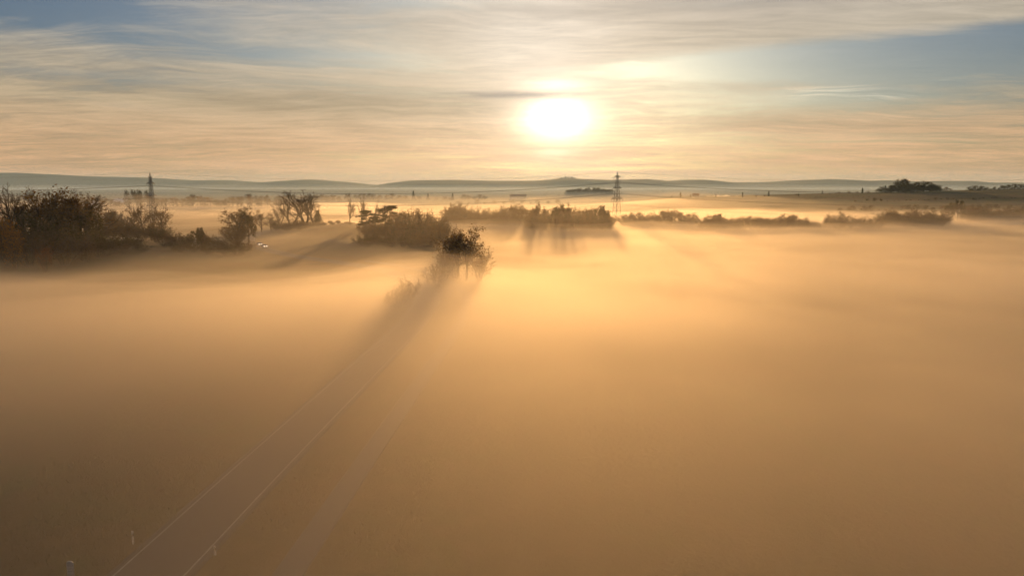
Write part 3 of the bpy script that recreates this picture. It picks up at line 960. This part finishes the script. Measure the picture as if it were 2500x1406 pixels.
tree('leafy', 2318, 496, 570, 38, 'left half of the tall hazy tree pair on the right hill slope')
tree('leafy', 2342, 489, 566, 40, 'right half of the tall hazy tree pair on the right hill slope')
row(['leafshrub', 'thicket', 'shrub'], np.arange(2370, 2560, 10), lambda u: 512, lambda u: 560, 50, 'dark bushes on the hill slope at the right edge', 'dark bushes at the right edge', vj=(-10, 12))
# --- crest of the right hill
g = 'dark wood on the right hilltop'
series([('far', u, v, 985, 32) for u, v in ((2178, 452), (2196, 438), (2206, 436), (2214, 444), (2228, 450), (2243, 444), (2258, 442), (2270, 446), (2284, 456), (2296, 462))], 'taller dark trees in the wood on the right hilltop', g)
series([('far', u, 454 + trng.uniform(-5, 5), 970, 34) for u in range(2168, 2304, 8)], 'lower dark trees fronting the wood on the right hilltop', g)
series([('farbare', u, v, 985, 14) for u, v in ((2305, 458), (2314, 456), (2322, 460))], 'small half-bare trees right of the hilltop wood', 'small trees right of the hilltop wood')
series([('far', u, v, 985, 18) for u, v in ((2146, 460), (2154, 455))], 'two small round trees left of the hilltop wood', 'small round trees left of the hilltop wood')
tree('column', 2162, 453, 985, 6, 'dark cypress touching the left side of the hilltop wood')
series([('far', u, v, 960, 32) for u, v in ((2368, 456), (2382, 453), (2396, 454), (2410, 457), (2430, 456), (2446, 453), (2462, 451), (2478, 449), (2492, 450), (2510, 448), (2375, 460), (2390, 460), (2405, 460), (2420, 460), (2438, 460), (2454, 460), (2470, 458), (2486, 458), (2500, 458))], 'dark trees on the crest at the right edge', 'dark trees on the crest at the right edge')
CY = [(1662, 470, 'leftmost tall cypress on the hill line, right of the pylon'), (1686, 474, 'short cypress right of the leftmost tall one'), (1640, 477, 'tiny cypress left of the leftmost tall one'),
      (1748, 475, 'small cypress above the white smoke'), (1813, 470, 'plump cypress right of the white smoke'), (1877, 467, 'tall cypress midway along the right hill line'),
      (1950, 472, 'dark cypress with a flat-topped tree on its left'), (1966, 477, 'short cypress left one of a close pair'), (1982, 479, 'short cypress right one of a close pair'),
      (2008, 466, 'cypress on the crest above the cypress pair'), (2026, 471, 'slim dark cypress below the crest of the right hill'), (2081, 471, 'small cypress left of the tallest on the crest'), (2106, 459, 'tallest cypress on the crest, left of the hilltop wood')]
for u, v, lab in CY:
    tree('column', u, v, 1000 - (40 if v > 470 and u > 1900 else 0), 8, lab, 'cypresses along the right hill')
series([('farbare', u, v, 990, 14) for u, v in ((1845, 477), (1867, 476), (1944, 473), (1996, 473), (2015, 473), (2040, 471), (2050, 468), (2074, 466), (2094, 467), (2120, 466), (2134, 470))], 'small orchard trees on the crest of the right hill', 'orchard trees on the right hill')
series([('farbare', u, 486 + trng.uniform(-4, 5), 880 + trng.uniform(-30, 30), 16) for u in range(1900, 2150, 13)], 'small orchard trees on the slope of the right hill', 'orchard trees on the right hill slope')
# --- far belts
g = 'trees of the far island wood'
series([('far', u, 461 + trng.uniform(-3, 3) + max(0, 1400 - u) * 0.3, 1800 + trng.uniform(-25, 25), 22) for u in range(1384, 1496, 6)], 'trees in the far rounded wood left of the right pylon', g)
tree('farbare', 1365, 474, 1700, 11, 'tiny round tree left of the far rounded wood')
g = 'trees of the far belt left of centre'
series([('far', u, v, 1280, 18) for u, v in ((868, 476), (880, 474), (889, 473), (902, 472), (912, 475), (925, 476), (945, 476), (957, 472), (972, 477), (990, 478), (1024, 479), (1066, 482), (1086, 480), (1098, 482), (1130, 475), (1142, 477), (1158, 480), (1171, 475), (1182, 478))], 'small trees in the far hazy belt left of centre', g)
tree('spruce', 1009, 466, 1280, 10, 'tall pointed conifer in the far belt left of centre')
tree('spruce', 1045, 473, 1280, 8, 'small pointed conifer in the far belt left of centre')
tree('spruce', 1105, 472, 1280, 9, 'pointed conifer at the right side of the far belt')
g = 'far hedge across the left fields'
row(['far', 'farbare'], range(200, 700, 13), lambda u: 481 + 5 * math.sin(u * 0.05), lambda u: 900, 22, 'small trees in the far hedge behind the left pylon', g)
row(['far'], range(560, 860, 16), lambda u: 477 + 3 * math.sin(u * 0.08), lambda u: 1150, 22, 'small trees in the far belt behind the dead trees', 'far belt behind the dead trees')
row(['far'], range(310, 360, 9), lambda u: 465, lambda u: 1150, 12, 'upright hazy trees left of the left pylon', 'upright trees left of the left pylon', 2)
row(['far'], range(1120, 1380, 22), lambda u: 490, lambda u: 1050, 18, 'faint trees in the misty field behind the treeline', 'faint trees behind the treeline')

# ------------------------------------------------------------------ pylons
M_steel = mat_plain('pylon_steel', (0.16, 0.155, 0.15), 0.6, 0.5, 0.2)
M_insul = mat_plain('insulator', (0.10, 0.085, 0.075), 0.35)
M_cable = mat_plain('cable', (0.07, 0.07, 0.07), 0.5)
def pylon(name, x, y, rz, H_, body_top, arms, label, bw=5.2):
    z0 = gz(x, y)
    e = empty(name, (x, y, z0), rz)
    top_w = 1.3
    def hw_(z):
        return 0.5 * (bw + (top_w - bw) * z / body_top)
    lat = MB()
    zs, z = [0.0], 0.0
    while z < body_top - 0.5:
        z = min(body_top, z + hw_(z) * 2 * 0.95 + 0.5)
        zs.append(z)
    zs[-1] = body_top
    cs = ((-1, -1), (1, -1), (1, 1), (-1, 1))
    for a, b in zip(zs[:-1], zs[1:]):
        wa, wb = hw_(a), hw_(b)
        for k in range(4):
            p, q = cs[k], cs[(k + 1) % 4]
            lat.bar((p[0] * wa, p[1] * wa, a), (p[0] * wb, p[1] * wb, b), 0.18)
            lat.bar((p[0] * wa, p[1] * wa, a), (q[0] * wb, q[1] * wb, b), 0.085)
            lat.bar((q[0] * wa, q[1] * wa, a), (p[0] * wb, p[1] * wb, b), 0.085)
            lat.bar((p[0] * wb, p[1] * wb, b), (q[0] * wb, q[1] * wb, b), 0.08)
    lat.build('lattice_tower', M_steel, e)
    pk = MB()
    for p in cs:
        pk.bar((p[0] * top_w / 2, p[1] * top_w / 2, body_top), (p[0] * 0.08, p[1] * 0.08, H_), 0.12)
    pk.bar((0, 0, body_top), (0, 0, H_ + 0.8), 0.10)
    pk.box((0, 0, body_top + 0.1), (1.9, 1.9, 0.3))
    pk.build('peak', M_steel, e)
    att = [Vector((0, 0, H_ + 0.4))]
    for za, half, ins in arms:
        w = hw_(za)
        arm = MB()
        for s in (-1, 1):
            for q in (-1, 1):
                arm.bar((s * w, q * w, za), (s * half, 0, za), 0.24)
                arm.bar((s * w, q * hw_(za + 1.6), za + 1.6), (s * half, 0, za + 0.05), 0.11)
            for t in (0.25, 0.5, 0.75):
                xx = s * (w + (half - w) * t)
                arm.bar((xx, -w * (1 - t), za), (xx, w * (1 - t), za), 0.06)
                arm.bar((xx, 0, za), (s * (w + (half - w) * (t - 0.2)), 0, za + 1.6 * (1 - t + 0.1)), 0.06)
        for q in (-1, 1):
            arm.bar((-w, q * w, za), (w, q * w, za), 0.24)
        ao = arm.build('crossarm', M_steel, e)
        for s in (-1, 1):
            ib = MB()
            ib.bar((s * half, 0, za), (s * half, 0, za - ins), 0.05, 5)
            nn = int(ins / 0.35)
            for k in range(nn):
                zz = za - 0.35 - k * (ins - 0.5) / nn
                ib.bar((s * half, 0, zz), (s * half, 0, zz - 0.14), 0.17, 6, 0.08)
            ib.build('insulator', M_insul, ao)
            att.append(Vector((s * half, 0, za - ins)))
    tag(e, label, 'pylon', 'steel lattice pylons')
    mw = Matrix.Translation((x, y, z0)) @ Matrix.Rotation(rz, 4, 'Z')
    return [mw @ a for a in att]
dL, dR = 556.0, 625.0
pL, pR = at(368, 452, dL), at(1507, 452, dR)
aL = pylon('pylon', pL.x, dL, R(83), at(368, 423, dL).z - gz(pL.x, dL), at(368, 432, dL).z - gz(pL.x, dL), [(at(368, 449, dL).z, 5.0, 1.6), (at(368, 479, dL).z, 6.2, 1.6), (at(368, 503, dL).z, 7.2, 1.6)], 'slim steel lattice pylon seen edge on, left of the dead trees', 4.0)
aR = pylon('pylon', pR.x, dR, R(38), at(1507, 421, dR).z - gz(pR.x, dR), at(1507, 430, dR).z - gz(pR.x, dR), [(at(1507, 433.5, dR).z, 4.4, 4.6), (at(1507, 460, dR).z, 5.6, 4.8), (at(1507, 486, dR).z, 7.0, 4.6)], 'steel lattice pylon with three crossarms, under the sun right of centre', 5.6)
def span(a, b, sag, n=28):
    return [a.lerp(b, t) - Vector((0, 0, 4 * sag * t * (1 - t))) for t in np.linspace(0, 1, n)]
offL, offR = Vector((-400, -30, 6)), Vector((430, -130, 0))
CN = ['earth wire strung along the tips of both pylons', 'upper power cable on the left side of the crossarms', 'upper power cable on the right side of the crossarms', 'middle power cable on the left side of the crossarms', 'middle power cable on the right side of the crossarms', 'lowest power cable on the left side of the crossarms', 'lowest power cable on the right side of the crossarms']
for k in range(7):
    sag = 7.0 if k == 0 else 8.5
    pts = span(aL[k] + offL, aL[k], 7)[:-1] + span(aL[k], aR[k], sag, 40)[:-1] + span(aR[k], aR[k] + offR, 9)
    o = MB().tube(pts, 0.07 if k else 0.05, 4).build('power_cable', M_cable)
    tag(o, CN[k], 'cable', 'cables between the pylons')

# ------------------------------------------------------------------ car with lit headlights
M_car = mat_plain('car_paint', (0.10, 0.105, 0.12), 0.3, 0.4, 0.08)
M_glass = mat_plain('car_glass', (0.03, 0.035, 0.04), 0.08)
M_tyre = mat_plain('tyre', (0.02, 0.02, 0.02), 0.9)
M_rim = mat_plain('rim', (0.4, 0.4, 0.4), 0.35, 0.8)
def mat_emit(name, c, s):
    m = bpy.data.materials.new(name)
    m.use_nodes = True
    N = NT(m.node_tree)
    em = N.n('ShaderNodeEmission')
    em.inputs[0].default_value = (*c, 1)
    em.inputs[1].default_value = s
    o = N.n('ShaderNodeOutputMaterial')
    N.t.links.new(em.outputs[0], o.inputs['Surface'])
    return m
M_lamp = mat_emit('headlight', (1.0, 0.86, 0.68), 9.0)
def make_car(x, y, rz, label):                     # nose along local -y
    e = empty('car', (x, y, 0.11), rz)
    body = [(-2.15, 0.35), (-2.10, 0.75), (-1.2, 0.95), (-0.55, 1.42), (0.75, 1.47), (1.6, 1.02), (2.1, 0.95), (2.15, 0.4), (1.8, 0.28), (-1.8, 0.28)]
    m = MB()
    o = 0
    prof = [(0.90, 0.0), (0.90, 0.0)]
    b2 = MB().prism([(a, b) for a, b in body], -0.86, 0.86)
    b2.v = [(v[1] * (1.0 - 0.16 * max(0, (v[2] - 0.9)) / 0.57), v[0], v[2]) for v in b2.v]
    bo = b2.build('body', M_car, e)
    wf = MB()
    wf.v = [(-0.72, -1.16, 0.985), (0.72, -1.16, 0.985), (0.64, -0.60, 1.40), (-0.64, -0.60, 1.40)]
    wf.v += [(a, b - 0.02, c + 0.02) for a, b, c in wf.v]
    wf.f = [(4, 5, 6, 7), (0, 3, 2, 1), (0, 1, 5, 4), (1, 2, 6, 5), (2, 3, 7, 6), (3, 0, 4, 7)]
    wf.build('windscreen', M_glass, e)
    for s in (-1, 1):
        MB().prism([(-0.95, 1.0), (-0.5, 1.36), (0.7, 1.40), (1.3, 1.03)], -0.01, 0.01).build('side_window', M_glass, e, loc=(s * 0.845, 0, 0), rz=PI / 2)
        MB().bar((s * 0.62, -2.155, 0.66), (s * 0.62, -2.19, 0.66), 0.13, 8).build('headlight', M_lamp, e)
        MB().box((s * 0.98, -0.7, 1.0), (0.18, 0.1, 0.13)).build('mirror', M_car, e)
        for yy in (-1.32, 1.3):
            t = MB().bar((s * 0.72, yy, 0.31), (s * 0.90, yy, 0.31), 0.31, 14).build('wheel', M_tyre, e)
            MB().bar((s * 0.89, yy, 0.31), (s * 0.91, yy, 0.31), 0.19, 10).build('rim', M_rim, t)
    MB().box((0, -2.16, 0.50), (0.52, 0.02, 0.11)).build('number_plate', M_plastic, e)
    tag(e, label, 'car', 'cars on the bending road')
    return e
make_car(-119.0, 327.0, R(38), 'small grey car with lit headlights coming round the bend at left')
make_car(-125.5, 338.5, R(34), 'second car with lit headlights close behind the first')

# ------------------------------------------------------------------ barn, house, castle
M_plaster = mat_plain('plaster', (0.55, 0.52, 0.47), 0.9, var=0.1)
M_roof = mat_plain('roof', (0.12, 0.065, 0.05), 0.85, var=0.25, scale=1.0)
M_roofg = mat_plain('light_roof', (0.55, 0.56, 0.58), 0.3, 0.2, 0.1)
M_stone = mat_plain('castle_stone', (0.22, 0.20, 0.17), 0.95, var=0.2, scale=0.1)
def house(name, p, rz, L, Wd, hw2, hr, label, cat, roofm, windows=3, chimney=True):
    e = empty(name, p, rz)
    wl = MB().prism([(-Wd / 2, -0.6), (Wd / 2, -0.6), (Wd / 2, hw2), (0, hw2 + hr), (-Wd / 2, hw2)], -L / 2, L / 2).build('wall', M_plaster, e)
    r = MB()
    for s in (-1, 1):
        a, b = Vector((s * (Wd / 2 + 0.5), 0, hw2 - hr * 0.5 / (Wd / 2))), Vector((0, 0, hw2 + hr))
        t = Vector((0, 0, 0.22))
        y0, y1 = -L / 2 - 0.5, L / 2 + 0.5
        o = len(r.v)
        for q in (a, b, b + t, a + t):
            r.v += [(q.x, y0, q.z + 0.03), (q.x, y1, q.z + 0.03)]
        for k in range(4):
            r.f.append((o + 2 * k, o + 2 * k + 1, o + (2 * k + 3) % 8, o + (2 * k + 2) % 8))
        r.f += [(o, o + 2, o + 4, o + 6), (o + 7, o + 5, o + 3, o + 1)]
    ro = r.build('roof', roofm, e)
    if chimney:
        MB().box((0.8, L * 0.2, hw2 + hr + 0.2), (0.7, 0.7, 1.8)).build('chimney', M_roof, ro)
    for s in (-1, 1):
        for k in range(windows):
            yy = -L / 2 + L * (k + 0.5) / windows
            MB().box((s * (Wd / 2 + 0.01), yy, hw2 * 0.6), (0.06, 1.1, 1.3)).build('window', M_glass, e)
    MB().box((0, -L / 2 - 0.02, 1.1), (1.6, 0.06, 2.2)).build('door', M_tyre, e)
    tag(e, label, cat)
    return e
p = at(1265, 487, 1400)
house('barn', (p.x, 1400, gz(p.x, 1400)), R(84), 32, 13, 5.0, 4.5, 'long low dark barn in the hazy fields behind the treeline', 'barn', M_roof, 5, False)
p = at(234, 494, 820)
house('house', (p.x, 820, max(gz(p.x, 820), p.z - 6.5)), R(60), 9, 7, 4.2, 3.2, 'small house with pale roof behind the left wood', 'house', M_roofg)
p = at(1698, 492, 1090)
house('farmhouse', (p.x, 1090, gz(p.x, 1090) - 1.5), R(75), 10, 8, 3.2, 3.2, 'farmhouse under the white smoke on the right slope', 'house', M_roof)
smoke_src = at(1703, 490, 1088)
p = at(296, 476, 1000)
house('farmhouse', (p.x, 1000, gz(p.x, 1000)), R(80), 24, 11, 4.5, 4.5, 'long low farmhouse in the hazy fields left of the left pylon', 'house', M_roofg, 4)

dC = 7600.0
pc = at(1386, 437, dC)
cz = pc.z - 9
cs_ = empty('castle', (pc.x, dC - 20, cz))
MB().box((0, 0, 5), (150, 60, 28)).build('curtain_wall', M_stone, cs_)
for x_, w_, h_ in ((-66, 18, 21), (-26, 34, 25), (4, 16, 31), (44, 30, 23)):
    tw = MB().bar((x_, 0, -5), (x_, 0, h_), w_ / 2, 8).build('tower', M_stone, cs_)
    MB().bar((x_, 0, h_), (x_, 0, h_ + w_ * 0.45), w_ / 2 * 1.08, 8, 0.4).build('tower_roof', M_roof, tw)
tag(cs_, 'hilltop castle silhouette on the far ridge below the sun', 'castle')
series([('far', u, v, dC - 40, 14) for u, v in ((1352, 436), (1362, 434), (1371, 433), (1402, 433), (1412, 436), (1420, 437))], 'far trees on the castle hill', 'trees on the castle hill')

# ------------------------------------------------------------------ chimney smoke
def puff_chain(pts):
    bm_ = bmesh.new()
    for (c, r) in pts:
        mt = Matrix.Translation(c) @ Matrix.Diagonal((r[0], r[1], r[2], 1))
        bmesh.ops.create_icosphere(bm_, subdivisions=2, radius=1.0, matrix=mt)
    return bm_
sp = []
srng = random.Random(4)
for k in range(70):
    t = (k / 69) ** 1.1
    x_ = 0.6 + 62 * t
    z_ = 8.0 * (1 - math.exp(-t * 7)) - 3.0 * t + srng.gauss(0, 0.25 + 1.5 * t)
    r_ = (0.5 + 1.9 * t ** 0.7) * srng.uniform(0.4, 1.1)
    sp.append((smoke_src + Vector((x_, srng.gauss(0, 0.4 + 2 * t), z_)), (r_ * srng.uniform(1.2, 2.6), r_ * 1.2, r_ * 0.6)))
bm_ = puff_chain(sp)
me = bpy.data.meshes.new('smoke')
bm_.to_mesh(me)
bm_.free()
ob = link('chimney_smoke', me)
rm = ob.modifiers.new('merge', 'REMESH')
rm.mode = 'VOXEL'
rm.voxel_size = 0.4
me.materials.append(mat_volume('smoke', (0.97, 0.95, 0.92), 0.11, 0.6))
tag(ob, 'white smoke plume drifting right from the farmhouse chimney', 'smoke', kind='stuff')

# ------------------------------------------------------------------ small pond catching the sky
pp = at(1882, 507, 780)
M_water = mat_surface('water', lambda N: N.ramp(N.noise(N.n('ShaderNodeNewGeometry').outputs['Position'], 0.2, 3), [(0.3, (0.02, 0.025, 0.03)), (0.7, (0.03, 0.035, 0.04))]), 0.06, None, 0.6)
zz = gz(pp.x, 780) + 0.5
pv = [(pp.x + math.cos(a) * 14 * (1 + 0.15 * math.sin(3 * a)), 780 + math.sin(a) * 9, zz) for a in np.linspace(0, 2 * PI, 40, endpoint=False)]
me = bpy.data.meshes.new('pond')
me.from_pydata(pv, [], [list(range(40))])
me.materials.append(M_water)
tag(link('pond', me), kind='structure')

# ------------------------------------------------------------------ air: even haze over everything, fog lying in the valley
HZ = (-15000.0, 15000.0, -2000.0, 16000.0, -16.0, 215.0)
bm = bmesh.new()
bmesh.ops.create_cube(bm, size=1.0)
for v in bm.verts:
    v.co = Vector(((HZ[0] + HZ[1]) / 2 + v.co.x * (HZ[1] - HZ[0]), (HZ[2] + HZ[3]) / 2 + v.co.y * (HZ[3] - HZ[2]), (HZ[4] + HZ[5]) / 2 + v.co.z * (HZ[5] - HZ[4])))
me = bpy.data.meshes.new('haze')
bm.to_mesh(me)
bm.free()
me.materials.append(mat_volume('haze_air', (0.58, 0.80, 1.0), HAZE_DENSITY, 0.35))
haze = tag(link('haze', me), 'thin pale morning haze hanging over the whole valley', 'haze', kind='stuff')

def fog_height(x, y):
    """height of the fog's upper face above the ground"""
    left = 1 - smooth(x + (y - 240) * 0.25, -25, 45)                     # 1 on the left of the road
    sh = 26 * (fbm(x / 60, x * 0 + 2.2, 41) - 0.5)
    near = 1 - smooth(y, 92 + sh, 226 + sh)                             # left of the road the bank thins out here
    right = interp(y, [(-200, 1.0), (100, 1.0), (150, 0.84), (200, 0.58), (250, 0.37), (320, 0.20), (400, 0.11), (470, 0.07), (600, 0.05)])
    fore = 11.0 * (left * near + (1 - left) * right)
    thin = 1.0 * left * (1 - near)
    valley = 1.2 * smooth(y, 540, 660) * (1 - smooth(y, 760 + 260 * fbm(x / 120, x * 0 + 5.5, 43), 1350)) * (1 - 0.9 * smooth(x, 150, 360))
    rgt = 4.2 * smooth(x, 70, 240) * smooth(y, 430, 540) * (1 - smooth(y, 600, 760)) * (1 - 0.65 * smooth(x, 190, 320))
    h = np.maximum(fore * (1 - smooth(y, 520, 640)), valley) + thin + rgt - 1.2 * smooth(y, 900, 1300)
    h = h + 5.0 * np.exp(-((x + 16) / 26) ** 2 - ((y - 186) / 34) ** 2)                 # swelling around the roadside bushes
    h = h * (1 - 0.66 * np.exp(-((x + 46) / 36) ** 2 - ((y - 32) / 36) ** 2))
    h = h * (0.42 + 1.16 * fbm(x / 70, y / 120, 51, 5))
    return h, 2.4 * left * (1 - near) * (1 - smooth(y, 480, 620)) + 4.6 * smooth(y, 200, 320) * (1 - smooth(y, 560, 700)) * (1 - left)
fx = spaced(-2200, 2200, 5.0, 1.032)
fy = np.concatenate([np.arange(-160, 640, 6.0), 640 + np.cumsum(6 * 1.035 ** np.arange(66))])
FX, FY = np.meshgrid(fx, fy, indexing='ij')
FG = G(FX, FY)
base_h, veil_h = fog_height(FX, FY)
edge = np.minimum(smooth(fx, -2200, -1900), 1 - smooth(fx, 1900, 2200))[:, None] * (1 - smooth(fy, fy[-1] - 500, fy[-1]))[None, :] * smooth(fy, -160, -100)[None, :]
nx, ny = len(fx), len(fy)
ring = [i * ny for i in range(nx)] + [(nx - 1) * ny + j for j in range(1, ny)] + [i * ny + ny - 1 for i in range(nx - 2, -1, -1)] + [j for j in range(ny - 2, 0, -1)]
for k, (fr, dn) in enumerate([(9.9, NEAR_MIST)] + FOG_LAYERS):
    wisp = (fbm(FX / 26, FY / 46, 61 + k, 4) - 0.5) * (4.4 if fr < 1.0 else 7.5)
    hk = base_h * fr + veil_h * max(0.0, fr - 0.7) * 1.3
    if k == 0:                                                           # a faint veil standing higher than the trees' feet
        hk = (15 + 8 * fbm(FX / 130, FY / 160, 91, 3)) * smooth(FY, 60, 260) * (1 - smooth(FY, 700, 1100)) - 2.0 * smooth(FY, 900, 1200)
        hk = hk * (1 - 0.75 * smooth(FX, 190, 380) * smooth(FY, 470, 600))
    top = FG + (hk + wisp * np.clip(hk / 8, 0, 1)) * edge - 0.35
    tv = np.stack([FX, FY, top], -1).reshape(-1, 3)
    bv = tv[ring].copy()
    bv[:, 2] = -14.0
    n0, nr = len(tv), len(ring)
    me = bpy.data.meshes.new('ground_fog')
    a = np.arange(nr)
    b = (a + 1) % nr
    ringa = np.array(ring)
    side = np.stack([ringa[a], n0 + a, n0 + b, ringa[b]], 1)
    me.from_pydata(np.vstack([tv, bv]).tolist(), [], grid_faces(nx, ny).tolist() + side.tolist() + [list(range(n0, n0 + nr))[::-1]])
    me.materials.append(mat_volume('fog_layer', FOG_COLOR, dn, FOG_G))
    o = link('ground_fog', me)
    tag(o, ['faint veil of mist standing between the trees', 'thin uppermost veil of the golden fog bank', 'wispy upper layer of the golden fog bank', 'middle layer of the golden fog bank', 'lower layer of the golden fog bank', 'dense layer of golden fog close to the fields', 'denser golden fog near the ground', 'densest golden fog lying on the fields'][k], 'fog', 'layers of ground fog over the fields', 'stuff')

# thinner mist standing higher in the far valley: paler towards the foot of the hills
mx = np.linspace(-6000, 6000, 90)
my = np.concatenate([np.linspace(540, 1600, 40), np.linspace(1680, 5200, 40)])
MX, MY = np.meshgrid(mx, my, indexing='ij')
nx, ny = len(mx), len(my)
ring = [i * ny for i in range(nx)] + [(nx - 1) * ny + j for j in range(1, ny)] + [i * ny + ny - 1 for i in range(nx - 2, -1, -1)] + [j for j in range(ny - 2, 0, -1)]
ringa = np.array(ring)
for k, (hh, dn) in enumerate(MIST_LAYERS):
    env = smooth(MY, 545, 545 + 14 * hh) * (1 - smooth(MY, 4300, 5200)) * np.minimum(smooth(MX, -6000, -5000), 1 - smooth(MX, 5000, 6000))
    top = -13.0 + (13.0 + hh * (0.6 + 0.8 * fbm(MX / 420, MY / 600, 81 + k, 4))) * env
    tv = np.stack([MX, MY, top], -1).reshape(-1, 3)
    bv = tv[ring].copy()
    bv[:, 2] = -14.5
    n0, nr = len(tv), len(ring)
    a = np.arange(nr)
    b = (a + 1) % nr
    side = np.stack([ringa[a], n0 + a, n0 + b, ringa[b]], 1)
    me = bpy.data.meshes.new('valley_mist')
    me.from_pydata(np.vstack([tv, bv]).tolist(), [], grid_faces(nx, ny).tolist() + side.tolist() + [list(range(n0, n0 + nr))[::-1]])
    me.materials.append(mat_volume('mist_layer', (0.66, 0.84, 1.0), dn, 0.3))
    tag(link('valley_mist', me), ['highest faint mist in front of the far hills', 'middle mist over the far fields', 'lowest mist lying on the far fields'][k], 'mist', 'layers of mist in the far valley', 'stuff')
